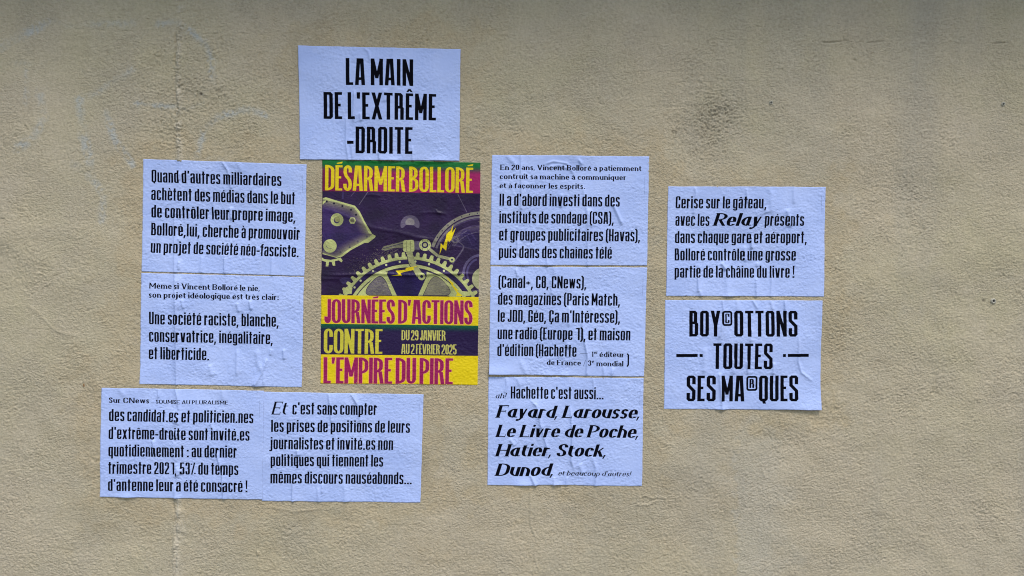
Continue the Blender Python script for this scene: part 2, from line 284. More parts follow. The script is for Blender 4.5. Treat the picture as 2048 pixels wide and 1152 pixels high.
# key: corners (TL TR BR BL) as surveyed, survey detail origin and scale, lines (font, text, baseline start, baseline end, capital height), creases, lifts
B_, S_, I_, LI_ = BLOCK, SERIF, ITAL, LITAL
SHEETS = {
'title': dict(q=[(597,92),(921,99),(919,322),(600,319)], o=(580,80,4.43), lab='white sheet with three lines of large black capitals, topmost, above the coloured poster',
  t=[(B_,'LA MAIN',(498,402),(1093,411),238),(B_,"DE L'EXTRÊME",(297,698),(1294,716),238),(B_,'-DROITE',(507,1002),(1086,1012),238)],
  c=[[(670,85),(700,110),(712,180)],[(925,80),(915,150),(930,300),(910,420)],[(500,700),(500,930),(520,1060)],[(545,900),(560,1065)],[(575,440),(570,600),(560,740)],[(620,640),(635,720)],[(840,430),(845,560)],[(790,980),(800,1070)],[(1085,960),(1090,1075)]],
  l=[((700,1072),1.5,45,25),((900,1076),4,50,30),((1330,1080),4,60,30),((80,60),2.5,60,200)], sm=[((150,100),110),((200,200),60),((1450,150),70),((640,110),60)]),
'left_upper': dict(q=[(286,318),(613,329),(609,552),(283,543)], o=(270,300,4.43), lab='white sheet of five tall text lines, upper of two stacked left of the poster',
  t=[(B_,"Quand d'autres milliardaires",(143,285),(1295,320),112),(B_,'achètent des médias dans le but',(140,442),(1415,482),112),(B_,'de contrôler leur propre image,',(140,597),(1420,638),112),(B_,'Bolloré,lui, cherche à promouvoir',(138,755),(1458,797),112),(B_,'un projet de société néo-fasciste.',(136,910),(1450,950),108)],
  cr=[(1482,210),(1480,375)],
  c=[[(785,120),(825,180),(850,330)],[(920,120),(945,180)],[(345,560),(350,1080)],[(590,960),(580,1075)],[(795,940),(795,1085)],[(1220,960),(1215,1105)],[(690,440),(700,560)],[(845,500),(850,620)]],
  l=[((840,110),3,60,40)], sm=[((250,130),90),((1000,150),60),((90,500),60),((1300,1000),60)]),
'left_lower': dict(q=[(282,546),(608,554),(604,774),(280,768)], o=(270,530,4.43), lab='white sheet of two small and three tall lines, lower of two left of poster',
  t=[(S_,'Même si Vincent Bolloré le nie,',(124,208),(1108,231),52),(S_,'son projet idéologique est très clair:',(124,289),(1278,311),52),(B_,'Une société raciste, blanche,',(124,525),(1276,548),112),(B_,'conservatrice, inégalitaire,',(122,680),(1224,702),110),(B_,'et liberticide.',(120,835),(655,846),110)],
  cr=[(1464,185),(1460,350)],
  c=[[(355,80),(365,400),(370,1060)],[(600,85),(600,170)],[(415,300),(435,390)],[(905,330),(925,420)],[(1020,310),(1035,400)],[(905,740),(905,990)],[(1085,740),(1090,860),(1130,950)],[(1165,850),(1130,950),(1070,1055)],[(1145,960),(1145,1050)],[(1320,740),(1325,840)],[(1215,740),(1200,800)],[(660,880),(680,990)]],
  l=[((1090,1060),3,40,40)], sm=[((80,400),70),((200,950),70)]),
'bottom_left': dict(q=[(205,775),(529,781),(525,999),(201,993)], o=(190,760,4.609), lab='white sheet of one small and five tall lines, lowest and leftmost on the wall',
  t=[(S_,'Sur CNews',(138,207),(502,213),50),(S_,'– SOUMISE AU PLURALISME –',(525,215),(1270,226),36),(B_,'des candidat.es et politicien.nes',(138,375),(1466,395),112),(B_,"d'extrême-droite sont invité.es",(134,540),(1430,556),112),(B_,'quotidiennement : au dernier',(132,700),(1312,713),112),(B_,'trimestre 2021, 53% du temps',(130,860),(1326,873),112),(B_,"d'antenne leur a été consacré !",(126,1018),(1408,1032),110)],
  cr=[(1525,178),(1524,345)],
  c=[[(745,80),(770,160),(780,260)],[(1180,90),(1185,170)],[(590,90),(590,150)],[(1070,380),(1110,480)],[(1130,680),(1180,860),(1190,1090)],[(745,1000),(745,1095)],[(240,80),(270,130)],[(545,540),(555,690)]],
  l=[((290,1095),4.5,50,35),((740,1100),2.5,30,30)], sm=[((110,500),80),((250,130),80),((300,1050),70)]),
'bottom_centre': dict(q=[(528,783),(847,789),(841,1005),(524,1002)], o=(515,770,4.609), lab='white sheet whose text opens with an italic word, side by side with the leftmost sheet',
  t=[(LI_,'Et',(130,268),(290,268),118),(B_,"c'est sans compter",(326,268),(1100,276),112),(B_,'les prises de positions de leurs',(130,428),(1405,441),112),(B_,'journalistes et invité.es non',(112,588),(1250,598),112),(B_,'politiques qui tiennent les',(124,745),(1158,753),112),(B_,'mêmes discours nauséabonds...',(120,905),(1420,916),112)],
  cr=[(1491,170),(1487,335)],
  c=[[(660,90),(675,200),(685,330)],[(690,90),(690,180)],[(870,90),(930,180)],[(900,90),(950,320)],[(330,890),(325,1075)],[(560,960),(565,1070)],[(805,930),(810,1080)],[(370,590),(380,650)],[(600,900),(595,1000)]],
  l=[((1500,90),1.5,60,60)], sm=[((200,990),90),((1290,990),60),((1440,560),60),((1500,800),50)]),
'mid_upper': dict(q=[(984,310),(1298,313),(1294,531),(981,530)], o=(965,295,4.609), lab='white sheet of three small and four tall lines, top of the column of three',
  t=[(S_,'En 20 ans, Vincent Bolloré a patiemment',(160,208),(1464,219),50),(S_,'contruit sa machine à communiquer',(158,292),(1322,302),50),(S_,'et à façonner les esprits.',(156,376),(944,384),50),(B_,"Il a d'abord investi dans des",(156,538),(1262,547),112),(B_,'instituts de sondage (CSA),',(154,698),(1208,706),112),(B_,'et groupes publicitaires (Havas),',(152,857),(1452,867),112),(B_,'puis dans des chaînes télé',(150,1018),(1190,1026),112)],
  cr=[(1495,270),(1492,440)],
  c=[[(355,80),(360,400),(355,560)],[(240,90),(300,150)],[(560,160),(650,130),(780,150),(850,260)],[(600,190),(700,165),(800,200)],[(890,120),(910,150)],[(930,390),(970,640),(970,1085)],[(980,560),(1000,740)],[(1190,500),(1290,720)],[(595,1000),(595,1080)],[(730,420),(720,560)],[(320,840),(330,1000)]],
  l=[((700,75),4,160,40),((370,1085),3.5,60,30),((590,1088),2.5,40,30)], sm=[((650,150),170),((1150,250),190),((1400,180),150),((900,330),90),((120,700),50),((1290,560),80),((350,1020),60)]),
'mid_middle': dict(q=[(981,533),(1294,535),(1288,753),(978,749)], o=(965,520,4.609), lab='white sheet of bracketed text with lifting lower left corner, middle of column of three',
  t=[(B_,'(Canal+, C8, CNews),',(146,256),(958,264),112),(B_,'des magazines (Paris Match,',(142,412),(1268,422),112),(B_,"le JDD, Géo, Ça m'Intéresse),",(140,570),(1268,580),112),(B_,'une radio (Europe 1), et maison',(138,730),(1362,742),112),(B_,"d'édition (Hachette",(136,886),(865,892),112),
     (S_,'—',(900,878),(970,879),50),(S_,'1',(1006,892),(1020,892),50),(S_,'er',(1027,866),(1062,866),34),(S_,'éditeur',(1076,893),(1305,897),50),(S_,'de France / 3',(592,970),(1002,974),50),(S_,'e',(1008,950),(1028,950),34),(S_,'mondial',(1046,978),(1300,980),50),(B_,')',(1325,968),(1350,968),102)],
  cr=[(1480,160),(1475,325)],
  c=[[(310,90),(320,140)],[(660,60),(665,140)],[(630,160),(640,330)],[(800,420),(790,620)],[(920,560),(930,700),(970,900),(960,1050)],[(1115,990),(1120,1060)],[(360,950),(400,1040)],[(1200,1010),(1190,1055)],[(790,760),(800,820)]],
  l=[((90,1060),7.5,150,60),((600,1062),3,50,25),((760,1064),3,50,25)], sm=[((150,950),150),((300,1000),120),((110,500),80),((330,120),70),((230,800),90)]),
'mid_lower': dict(q=[(977,754),(1287,756),(1284,972),(975,970)], o=(965,740,4.609), lab='white sheet with four lines of heavy black italics, bottom of the column of three',
  t=[(LI_,'ah!',(120,262),(228,262),50),(B_,"Hachette c'est aussi...",(260,264),(1115,270),112),(I_,'Fayard, Larousse,',(116,438),(1448,447),115),(I_,'Le Livre de Poche,',(114,616),(1436,625),115),(I_,'Hatier, Stock,',(110,795),(1136,800),115),(I_,'Dunod,',(108,976),(655,979),115),(LI_,"et beaucoup d'autres!",(700,976),(1375,980),46)],
  cr=[(1452,155),(1450,325)],
  c=[[(220,80),(225,140),(210,200)],[(330,90),(340,130)],[(420,260),(500,330),(560,600),(600,720),(590,860)],[(250,630),(300,700)],[(810,330),(830,600),(820,840),(850,930)],[(1020,820),(1045,900),(1045,1065)],[(890,860),(930,960)],[(450,980),(490,1070)],[(1020,80),(1030,200)],[(660,1000),(660,1065)],[(780,1000),(775,1060)],[(480,270),(520,470),(560,570)]],
  l=[((390,1072),5,60,35),((690,1068),2.5,40,20)], sm=[((560,150),110),((500,480),120),((350,900),140),((110,500),80),((200,1000),100),((400,1000),80)]),
'right_upper': dict(q=[(1336,373),(1651,374),(1646,593),(1332,592)], o=(1320,360,4.609), lab='white sheet with one heavy italic word amid its text, upper of two at far right',
  t=[(B_,'Cerise sur le gâteau,',(143,262),(972,264),112),(B_,'avec les',(142,422),(456,424),112),(I_,'Relay',(484,422),(935,424),118),(B_,'présents',(962,422),(1325,424),112),(B_,'dans chaque gare et aéroport,',(138,582),(1352,584),112),(B_,'Bolloré contrôle une grosse',(134,742),(1250,744),112),(B_,'partie de la châine du livre !',(132,900),(1238,902),112)],
  cr=[(1488,145),(1484,310)],
  c=[[(320,80),(330,120),(310,300)],[(1000,90),(1020,130),(1015,280)],[(790,90),(800,200)],[(1230,70),(1230,200)],[(350,900),(350,1020)],[(370,1030),(375,1070)],[(610,750),(625,1075)],[(565,760),(610,830)],[(895,760),(900,800)],[(890,920),(890,1070)],[(1035,900),(1020,1070)],[(950,250),(975,310)],[(840,520),(850,640)],[(1165,260),(1200,440)],[(780,600),(790,760)]],
  l=[((640,1075),2.5,50,30)], sm=[((200,120),90),((400,100),80),((500,420),80),((650,600),70),((950,110),60)]),
'right_lower': dict(q=[(1330,600),(1643,601),(1642,820),(1328,818)], o=(1315,585,4.609), lab='white sheet of large capitals flanked by dashes, right corner lifting, lower of two at right',
  t=[(B_,'BOY',(290,405),(575,405),238),(B_,'C',(618,282),(660,282),88),(B_,'OTTONS',(702,405),(1286,406),238),(B_,'TOUTES',(512,705),(1056,706),238),(B_,'SES MA',(267,1003),(800,1004),238),(B_,'R',(846,880),(890,880),84),(B_,'QUES',(934,1003),(1300,1004),238)],
  bars=[((170,565),(368,565),(368,594),(170,594)),((386,566),(414,566),(414,594),(386,594)),((1153,566),(1181,566),(1181,594),(1153,594)),((1199,565),(1396,565),(1396,594),(1199,594))],
  ring=[((590,168),(686,307)),((817,768),(920,907))],
  c=[[(600,80),(610,250),(570,400)],[(735,80),(735,150)],[(880,80),(915,140)],[(1045,85),(1060,150)],[(1170,80),(1175,170)],[(855,330),(850,460)],[(435,500),(430,760)],[(570,760),(600,1080)],[(1300,380),(1300,640),(1330,740),(1450,830)],[(1070,640),(1060,760)],[(820,620),(830,760)],[(700,600),(700,760)]],
  l=[((1500,1110),7.5,230,90),((580,1080),2.5,40,30)], sm=[((1350,900),150),((1450,1000),150),((1150,1040),90),((1000,1060),70),((1440,700),90)]),
}
POSTER = dict(q=[(645,320),(961,325),(955,770),(641,767)], o=(630,310,6.0235), lab='tall purple, yellow and magenta poster with a cogwheel picture, below the topmost white sheet')
def K1(x, y): return 630 + x / 6.0235, 310 + y / 6.0235
def K2(x, y): return 630 + x / 6.0235, 460 + y / 6.0235
def K3(x, y): return 630 + x / 5.759, 580 + y / 5.759

def half(M): return (M[::2, ::2] + M[1::2, ::2] + M[::2, 1::2] + M[1::2, 1::2]) / 4.

def print_sheet(d, W=1344, Hh=950):
    M = np.zeros((Hh * 2, W * 2), np.float32); ox, oy, k = d['o']
    hm = homog([wall_pt(*c) for c in d['q']], [(0, 0), (W * 2, 0), (W * 2, Hh * 2), (0, Hh * 2)])
    def to(p):
        x, z = wall_pt(ox + p[0] / k, oy + p[1] / k); return hmap(hm, x, z)
    for F, txt, a, b, cap in d['t']:
        A, B = to(a), to(b); c = to((a[0], a[1] - cap))
        write(M, txt, F, A, B, math.hypot(c[0] - A[0], c[1] - A[1]))
    for r in d.get('bars', ()): fill(M, [to(p) for p in r])
    for (x0, y0), (x1, y1) in d.get('ring', ()):
        t = 9; pts = soften([(x0 + t, y0 + t, 1), (x1 - t, y0 + t, 1), (x1 - t, y1 - t, 1), (x0 + t, y1 - t, 1)], True, 16, 16, 4)
        for q in pen(pts, True, 2 * t, 2 * t): fill(M, [to(p) for p in q])
    if 'cr' in d:
        (xa, ya), (xb, yb) = d['cr']; r = random.Random(int(xa)); y = ya
        while y < yb:
            n = r.uniform(2, 9); x = xa + (xb - xa) * (y - ya) / (yb - ya)
            fill(M, [to(p) for p in ((x - 1.6, y), (x + 1.6, y), (x + 1.6, min(y + n, yb)), (x - 1.6, min(y + n, yb)))], .6); y += n + r.uniform(1.5, 6)
    return half(M)
def print_poster(W=1200, Hh=1697):
    r = random.Random(4); nr = np.random.default_rng(4)
    W2, H2 = W * 2, Hh * 2
    A = np.zeros((H2, W2, 3), np.float32)
    hm = homog([wall_pt(*c) for c in POSTER['q']], [(0, 0), (W2, 0), (W2, H2), (0, H2)])
    def to(p): return hmap(hm, *wall_pt(*p))
    PUR, PALE, YEL, MAG, GRN = (.155, .070, .215), (.70, .70, .44), (.90, .78, .04), (.60, .08, .33), (.02, .40, .15)
    MAU, DKM = (.36, .31, .38), (.22, .16, .32)
    yy = (np.arange(H2) / H2)[:, None, None]; xx = (np.arange(W2) / W2)[None, :, None]
    c = lambda t: np.array(t, np.float32)[None, None, :]
    def F(pts, col, K=None): fill(A, [to(K(*p)) if K else to(p) for p in pts], col)
    A[:] = c(PUR)
    def band(y0, y1, fn):
        a, b = int(y0 * H2), int(y1 * H2); A[a:b] = fn(yy[a:b])
    # engraved picture -------------------------------------------------
    Z = K2
    def circ(cx, cy, rx, ry=None, n=40, a0=0, a1=360): return [(cx + rx * math.cos(math.radians(a0 + (a1 - a0) * i / n)), cy + (ry or rx) * math.sin(math.radians(a0 + (a1 - a0) * i / n))) for i in range(n + 1)]
    def arc(cx, cy, r0, r1, a0, a1, n=60): return circ(cx, cy, r1, n=n, a0=a0, a1=a1) + circ(cx, cy, r0, n=n, a0=a1, a1=a0)
    def line(pts, w, col, K):
        for a, b in zip(pts, pts[1:]):
            L = math.hypot(b[0] - a[0], b[1] - a[1]) or 1; nx, ny = (b[1] - a[1]) / L * w / 2, -(b[0] - a[0]) / L * w / 2
            F([(a[0] + nx, a[1] + ny), (b[0] + nx, b[1] + ny), (b[0] - nx, b[1] - ny), (a[0] - nx, a[1] - ny)], col, K)
    # faint shafts and struts behind
    line([(640, 440), (530, 600)], 10, MAU, K1); line([(480, 440), (430, 500)], 5, MAU, K1); line([(1720, 470), (1830, 690)], 8, MAU, K1)
    F([(270, 430), (350, 430), (345, 530), (325, 530), (325, 450)], DKM, K1)
    # left bracket plate
    F([(90, 520), (130, 508), (300, 560), (480, 610), (540, 680), (600, 800), (660, 900), (690, 950), (735, 975), (720, 1000), (640, 1060), (90, 1060)], PALE, K1)
    def blend(o_, i_, c0, c1, K, n=9):            # airbrushed step from an outline to an inner outline
        for j in range(n + 1):
            t = j / n; q = t ** .8; F([(a[0] + (b_[0] - a[0]) * t, a[1] + (b_[1] - a[1]) * t) for a, b_ in zip(o_, i_)], tuple(x + (y - x) * q for x, y in zip(c0, c1)), K)
    blend([(90, 532), (280, 575), (470, 635), (522, 700), (600, 840), (650, 945), (690, 958), (680, 980), (600, 1040), (500, 1085), (90, 1080)], [(90, 640), (260, 680), (400, 730), (440, 780), (500, 880), (540, 950), (560, 970), (540, 990), (480, 1010), (380, 1060), (90, 1060)], (.50, .47, .36), (.21, .13, .31), K1)
    F([(90, 60), (700, 60), (730, 70), (715, 95), (560, 175), (430, 245), (330, 320), (260, 335), (90, 290)], PALE, Z)
    blend([(90, 40), (700, 50), (660, 85), (530, 160), (410, 228), (300, 312), (250, 326), (90, 280)], [(90, 40), (560, 40), (520, 60), (420, 110), (320, 165), (230, 235), (200, 250), (90, 220)], (.52, .49, .37), (.19, .12, .30), Z)
    F([(90, 560), (135, 540), (130, 560), (90, 600)], PALE, K1)
    for x, y in ((140, 560), (228, 583), (330, 615), (435, 660), (495, 720)): F(circ(x, y, 13, n=10), (.08, .05, .14), K1)
    for x, y in ((625, 80), (515, 138), (418, 208), (308, 268)): F(circ(x, y, 13, n=10), (.3, .27, .3), Z)
    F(circ(265, 780, 78), PALE, K1); F(circ(262, 786, 36), DKM, K1); F(circ(268, 776, 32), (.62, .6, .36), K1)
    F(circ(452, 790, 44, n=6), PALE, K1); F(circ(452, 788, 26), (.45, .42, .32), K1)
    F(circ(180, 192, 82), PALE, Z); line([(130, 190), (150, 215), (200, 222)], 5, DKM, Z)
    # bits of a small wheel, lower left
    F([(70, 320), (110, 350), (190, 360), (260, 345), (310, 330), (335, 370), (320, 390), (285, 365), (240, 375), (245, 430), (215, 432), (200, 385), (170, 385), (160, 440), (128, 438), (132, 385), (90, 372), (70, 350)], PALE, Z)
    # cap nut
    F(circ(1145, 840, 115, n=40, a0=160, a1=380), MAU, K1); F(circ(1145, 815, 55, a0=150, a1=390), (.5, .46, .45), K1); F([(1100, 840), (1190, 850), (1260, 900), (1040, 900)], PUR, K1)
    # big wheel at upper right
    for r0, r1, col in ((600, 640, (.50, .47, .40)), (560, 585, (.42, .38, .40))):
        F(arc(2000, 1320, r0, r1, 200, 272), col, K1)
    for a in range(212, 270, 9): F(circ(2000 + 620 * math.cos(math.radians(a)), 1320 + 620 * math.sin(math.radians(a)), 8, n=8), (.12, .08, .2), K1)
    for r0 in (545, 470, 430): F(arc(2000, 1320, r0, r0 + 12, 205, 268), (.27, .20, .33), K1)
    blend([(1650, 1090), (1700, 960), (1800, 880), (1985, 850), (1985, 1150)], [(1760, 1090), (1790, 1010), (1850, 960), (1985, 940), (1985, 1150)], (.34, .28, .36), (.16, .09, .26), K1)
    F(circ(1690, 1020, 42), (.42, .38, .38), K1); F(circ(1690, 1020, 26), (.2, .14, .28), K1); F(circ(1825, 960, 70), (.24, .18, .32), K1); F(circ(1840, 975, 58), (.15, .09, .25), K1)
    F(arc(2010, 1330, 400, 408, 215, 268), MAU, K1)
    F([(1650, 100), (1700, 105), (1800, 190), (1790, 240), (1650, 430), (1640, 425), (1770, 235), (1785, 195), (1690, 115)], MAU, Z)
    line([(1600, 190), (1650, 120), (1830, 10)], 10, MAU, Z); line([(1750, 60), (1830, 35), (1900, 60), (1940, 130)], 14, DKM, Z); line([(1760, 80), (1830, 60), (1890, 180)], 10, DKM, Z)
    F(arc(2010, 520, 205, 235, 140, 262), (.33, .28, .40), Z); F(arc(2010, 520, 165, 190, 150, 250), (.28, .23, .38), Z); F(circ(2030, 590, 138), (.66, .64, .46), Z)
    F([(1820, 740), (1980, 715), (1980, 740), (1900, 750)], MAU, Z)
    # oily smoke behind the linkage
    for i in range(1500):
        t = r.random(); x = 1010 - 560 * t + r.gauss(0, 45); y = 215 + 250 * t + r.gauss(0, 42 + 10 * t)
        if y < 160 + .0 * x: continue
        if r.random() < .25 + .75 * (1 - t) ** 1.5:
            L = r.uniform(4, 13); a = r.uniform(0, 3.14); w = r.uniform(2, 4)
            line([(x, y), (x + L * math.cos(a), y + L * math.sin(a))], w, r.choice([(.52, .48, .36), (.40, .34, .33), (.10, .06, .16), (.45, .42, .36)]), Z)
    F([(290, 600), (350, 570), (440, 580), (420, 640), (330, 655)], (.22, .17, .31), Z)
    # cog wheel
    GX, GY = 1130, 1212
    F(arc(GX, GY, 858, 893, 205, 335, 120), PALE, Z)
    for i in range(-16, 17):
        a = 270 + i * 5.35 + 1.4
        if not 206 < a < 334: continue
        ra = math.radians(a); ux, uy = math.cos(ra), math.sin(ra); vx, vy = -uy, ux
        F([(GX + ux * rr + vx * h, GY + uy * rr + vy * h) for rr, h in ((880, -28), (940, -19), (948, -10), (948, 10), (940, 19), (880, 28))], PALE, Z)
    F(arc(GX, GY, 850, 853, 205, 335, 120), (.30, .25, .3), Z)
    F(arc(GX, GY, 815, 850, 205, 335, 120), (.16, .10, .28), Z)
    F(arc(GX, GY, 762, 800, 205, 335, 120), PALE, Z)
    F(arc(GX, GY, 640, 755, 206, 243.5, 60), PALE, Z); F(arc(GX, GY, 640, 755, 296.5, 334, 60), PALE, Z)
    F(arc(GX, GY, 752, 756, 205, 335, 120), (.1, .06, .16), Z)
    for a in (226, 239, 251, 262.5, 275.5, 287, 300.5, 218.5): F(circ(GX + 836 * math.cos(math.radians(a)), GY + 836 * math.sin(math.radians(a)), 14, n=14), (.78, .77, .55), Z)
    # plain wedge spokes either side of the dark middle window
    F([(730, 540), (875, 500), (870, 540), (985, 790), (520, 790)], PALE, Z); F([(1345, 500), (1520, 560), (1700, 790), (1240, 790), (1345, 560)], PALE, Z)
    F([(880, 500), (1345, 500), (1345, 545), (1240, 790), (985, 790), (885, 560)], (.13, .07, .27), Z)
    lw = soften([(760, 545, 1), (835, 575, 1), (925, 790), (610, 790, 1), (612, 700, 1)], True, 60, 60, 5)
    F(lw, (.42, .38, .38), Z); rw = soften([(1480, 550, 1), (1640, 720, 1), (1620, 790, 1), (1300, 790), (1400, 575, 1)], True, 60, 60, 5); F(rw, (.50, .47, .38), Z)
    line(lw + lw[:1], 5, (.12, .08, .18), Z); line(rw + rw[:1], 5, (.12, .08, .18), Z)
    for i in range(260):
        x, y = r.uniform(640, 900), r.uniform(600, 780); line([(x, y), (x + r.uniform(10, 40), y + r.uniform(-4, 10))], 2.5, r.choice([(.34, .3, .34), (.55, .52, .4)]), Z)
        x, y = r.uniform(1340, 1590), r.uniform(610, 780); line([(x, y), (x + r.uniform(10, 40), y + r.uniform(-10, 4))], 2.5, r.choice([(.4, .37, .34), (.6, .57, .42)]), Z)
    F([(335, 740), (370, 690), (430, 665), (450, 700), (440, 770), (340, 772)], PALE, Z)
    # lightning flashes
    F([(1668, 830), (1650, 935), (1700, 870), (1640, 1030), (1600, 1030), (1570, 1030), (1590, 930), (1600, 990)], YEL, K1)
    F([(1655, -10), (1640, 110), (1618, 150), (1600, 120), (1580, 250), (1535, 210), (1500, 300), (1515, 155), (1545, 190), (1590, 60), (1600, 30)], YEL, Z)
    # plain machine linkage resting across the rim: crank, sleeve, hanging rod, push rod
    F([(800, 235), (830, 195), (960, 165), (1060, 135), (1075, 215), (960, 215), (850, 250)], (.46, .44, .34), Z)
    line([(820, 225), (1060, 160)], 6, (.16, .11, .26), Z)
    F(soften([(1062, 122, 1), (1195, 118, 1), (1200, 262, 1), (1062, 264, 1)], True, 26, 26, 4), PALE, Z)
    for x in (1100, 1150): line([(x, 132), (x + 4, 255)], 5, (.45, .43, .3), Z)
    F([(1198, 135), (1262, 135), (1262, 238), (1198, 238)], MAU, Z)
    F(circ(1325, 180, 72), PALE, Z); F(circ(1325, 180, 40), (.13, .08, .24), Z); F(circ(1325, 180, 24), (.6, .58, .4), Z)
    for a in range(0, 360, 60): F(circ(1325 + 56 * math.cos(math.radians(a)), 180 + 56 * math.sin(math.radians(a)), 6, n=8), (.2, .15, .28), Z)
    line([(1135, 262), (1165, 400), (1262, 545)], 78, (.62, .61, .41), Z); line([(1105, 290), (1130, 410), (1215, 545)], 6, (.1, .06, .16), Z)
    F(circ(1285, 560, 46), PALE, Z); F(circ(1285, 560, 18), (.14, .09, .25), Z)
    line([(1375, 225), (1480, 312), (1640, 352)], 36, (.60, .58, .42), Z)
    F(circ(1650, 358, 34), PALE, Z); F(circ(1650, 358, 12), (.14, .09, .25), Z)
    F([(1095, 455), (1250, 432), (1185, 455), (1195, 480), (1080, 505), (1030, 520), (1052, 552), (905, 553), (1010, 535), (970, 490), (1090, 478)], YEL, Z)
    F([(1580, 560), (1640, 620), (1670, 640), (1665, 665), (1740, 740), (1785, 795), (1700, 795), (1710, 760), (1630, 640), (1640, 650)], YEL, Z)
    F([(1700, 730), (1880, 745), (1870, 795), (1780, 795)], PALE, Z)
    # engraving grain over the picture: burin lines and uneven inking
    yl = np.arange(H2)[:, None]; xl = np.arange(W2)[None, :]
    eng = np.sin(yl * .78 + 5 * np.sin(xl * .011) + 3 * np.sin((xl + yl) * .004)) * .5 + np.sin(xl * .9 + 6 * np.sin(yl * .009)) * .35
    lowk = nr.random((H2 // 90 + 2, W2 // 90 + 2)).repeat(90, 0).repeat(90, 1)[:H2, :W2].astype(np.float32)
    kk = np.ones(61, np.float32) / 61
    for ax in (0, 1):
        for _ in (0, 1): cs = np.cumsum(np.pad(lowk, [(61, 60) if i == ax else (0, 0) for i in (0, 1)], mode='edge'), ax); lowk = (np.take(cs, np.arange(121, cs.shape[ax]), ax) - np.take(cs, np.arange(0, cs.shape[ax] - 121), ax)) / 121
    lum = A.mean(-1)
    tone = 1 + (.16 * eng * (lum < .58) + .05 * eng) + .55 * (lowk - .5)
    A *= tone[:lum.shape[0], :lum.shape[1], None].astype(np.float32) if tone.shape == lum.shape else 1
    g = nr.random((H2 // 4 + 1, W2 // 4 + 1, 1)).repeat(4, 0).repeat(4, 1)[:H2, :W2]
    A *= (.90 + .2 * g)
    # bands ------------------------------------------------------------
    def grad(t, a, b, e0, e1):
        k = np.clip((t - e0) / (e1 - e0), 0, 1); k = k * k * (3 - 2 * k); return c(a) * (1 - k) + c(b) * k + 0 * xx
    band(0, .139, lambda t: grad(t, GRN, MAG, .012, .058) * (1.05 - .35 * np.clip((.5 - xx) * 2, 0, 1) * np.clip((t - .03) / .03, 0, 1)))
    band(.603, .732, lambda t: c(YEL) + 0 * xx + 0 * t)
    band(.732, .869, lambda t: grad(t, (.04, .34, .22), (.14, .065, .24), .733, .768))
    band(.869, 1.0, lambda t: c(YEL) + 0 * xx + 0 * t)
    def T(txt, a, b, cap, col, K):
        A_, B_2, C_ = to(K(*a)), to(K(*b)), to(K(a[0], a[1] - cap))
        if col is MAG:                            # pale gap left round the magenta letters
            for dx, dy in ((-9, 0), (9, 0), (-6, -6), (6, -6), (-6, 6), (6, 6), (0, -8), (0, 8)):
                write(A, txt, POST, (A_[0] + dx, A_[1] + dy), (B_2[0] + dx, B_2[1] + dy), math.hypot(C_[0] - A_[0], C_[1] - A_[1]), (.93, .66, .36))
        write(A, txt, POST, A_, B_2, math.hypot(C_[0] - A_[0], C_[1] - A_[1]), col)
    T('DÉSARMER BOLLORÉ', (120, 425), (1902, 456), 305, YEL, K1)
    T("JOURNÉES D'ACTIONS", (108, 380), (1812, 396), 275, MAG, K3)
    T('CONTRE', (100, 730), (775, 736), 285, (.80, .74, .22), K3)
    T('DU 29 JANVIER', (995, 580), (1505, 584), 118, (.78, .74, .36), K3)
    T('AU 2 FÉVRIER 2025', (992, 738), (1630, 744), 116, (.78, .74, .36), K3)
    T("L'EMPIRE DU PIRE", (98, 1072), (1585, 1085), 297, MAG, K3)
    return np.clip(half(A), 0, 1)
# ---------------------------------------------------------------- relief of the wall, in metres, on a fine grid
DX = .0023
GX0, GX1, GZ0, GZ1 = -1.42, 1.62, .66, 2.39
gx = np.arange(GX0, GX1, DX); gz = np.arange(GZ0, GZ1, DX)
NX, NZ = len(gx), len(gz)
rng = np.random.default_rng(11)
fx = np.fft.rfftfreq(NX)[None, :] / DX; fz = np.fft.fftfreq(NZ)[:, None] / DX
def spec(fn):
    n = np.fft.rfft2(rng.standard_normal((NZ, NX))); a = np.fft.irfft2(n * fn, s=(NZ, NX)); return (a / a.std()).astype(np.float32)
def bandn(lam, width=.45, ax=1., rot=0.):
    c, s_ = math.cos(rot), math.sin(rot); u = (fx * c + fz * s_) * ax; v = (-fx * s_ + fz * c)
    f = np.sqrt(u * u + v * v) * lam + 1e-9
    return spec(np.exp(-(np.log(f) / width) ** 2))
def lown(lam):
    return spec(np.exp(-((fx * fx + fz * fz) * lam * lam)))
def blur(A, sg):
    return np.fft.irfft2(np.fft.rfft2(A) * np.exp(-2 * (math.pi * sg) ** 2 * (fx * fx + fz * fz)), s=A.shape).astype(np.float32)
XX, ZZ = np.meshgrid(gx, gz)
# photo pixel of every grid point (inverse of the survey), to lay features where they are
_o = [(0, 0), (2048, 0), (2048, 1152), (0, 1152)]
H_w2p = homog([wall_pt(*p) for p in _o], _o)
PX, PY = hmap(H_w2p, XX, ZZ); PX = PX.astype(np.float32); PY = PY.astype(np.float32)
MPP = .00135                                     # metres per photo pixel, roughly

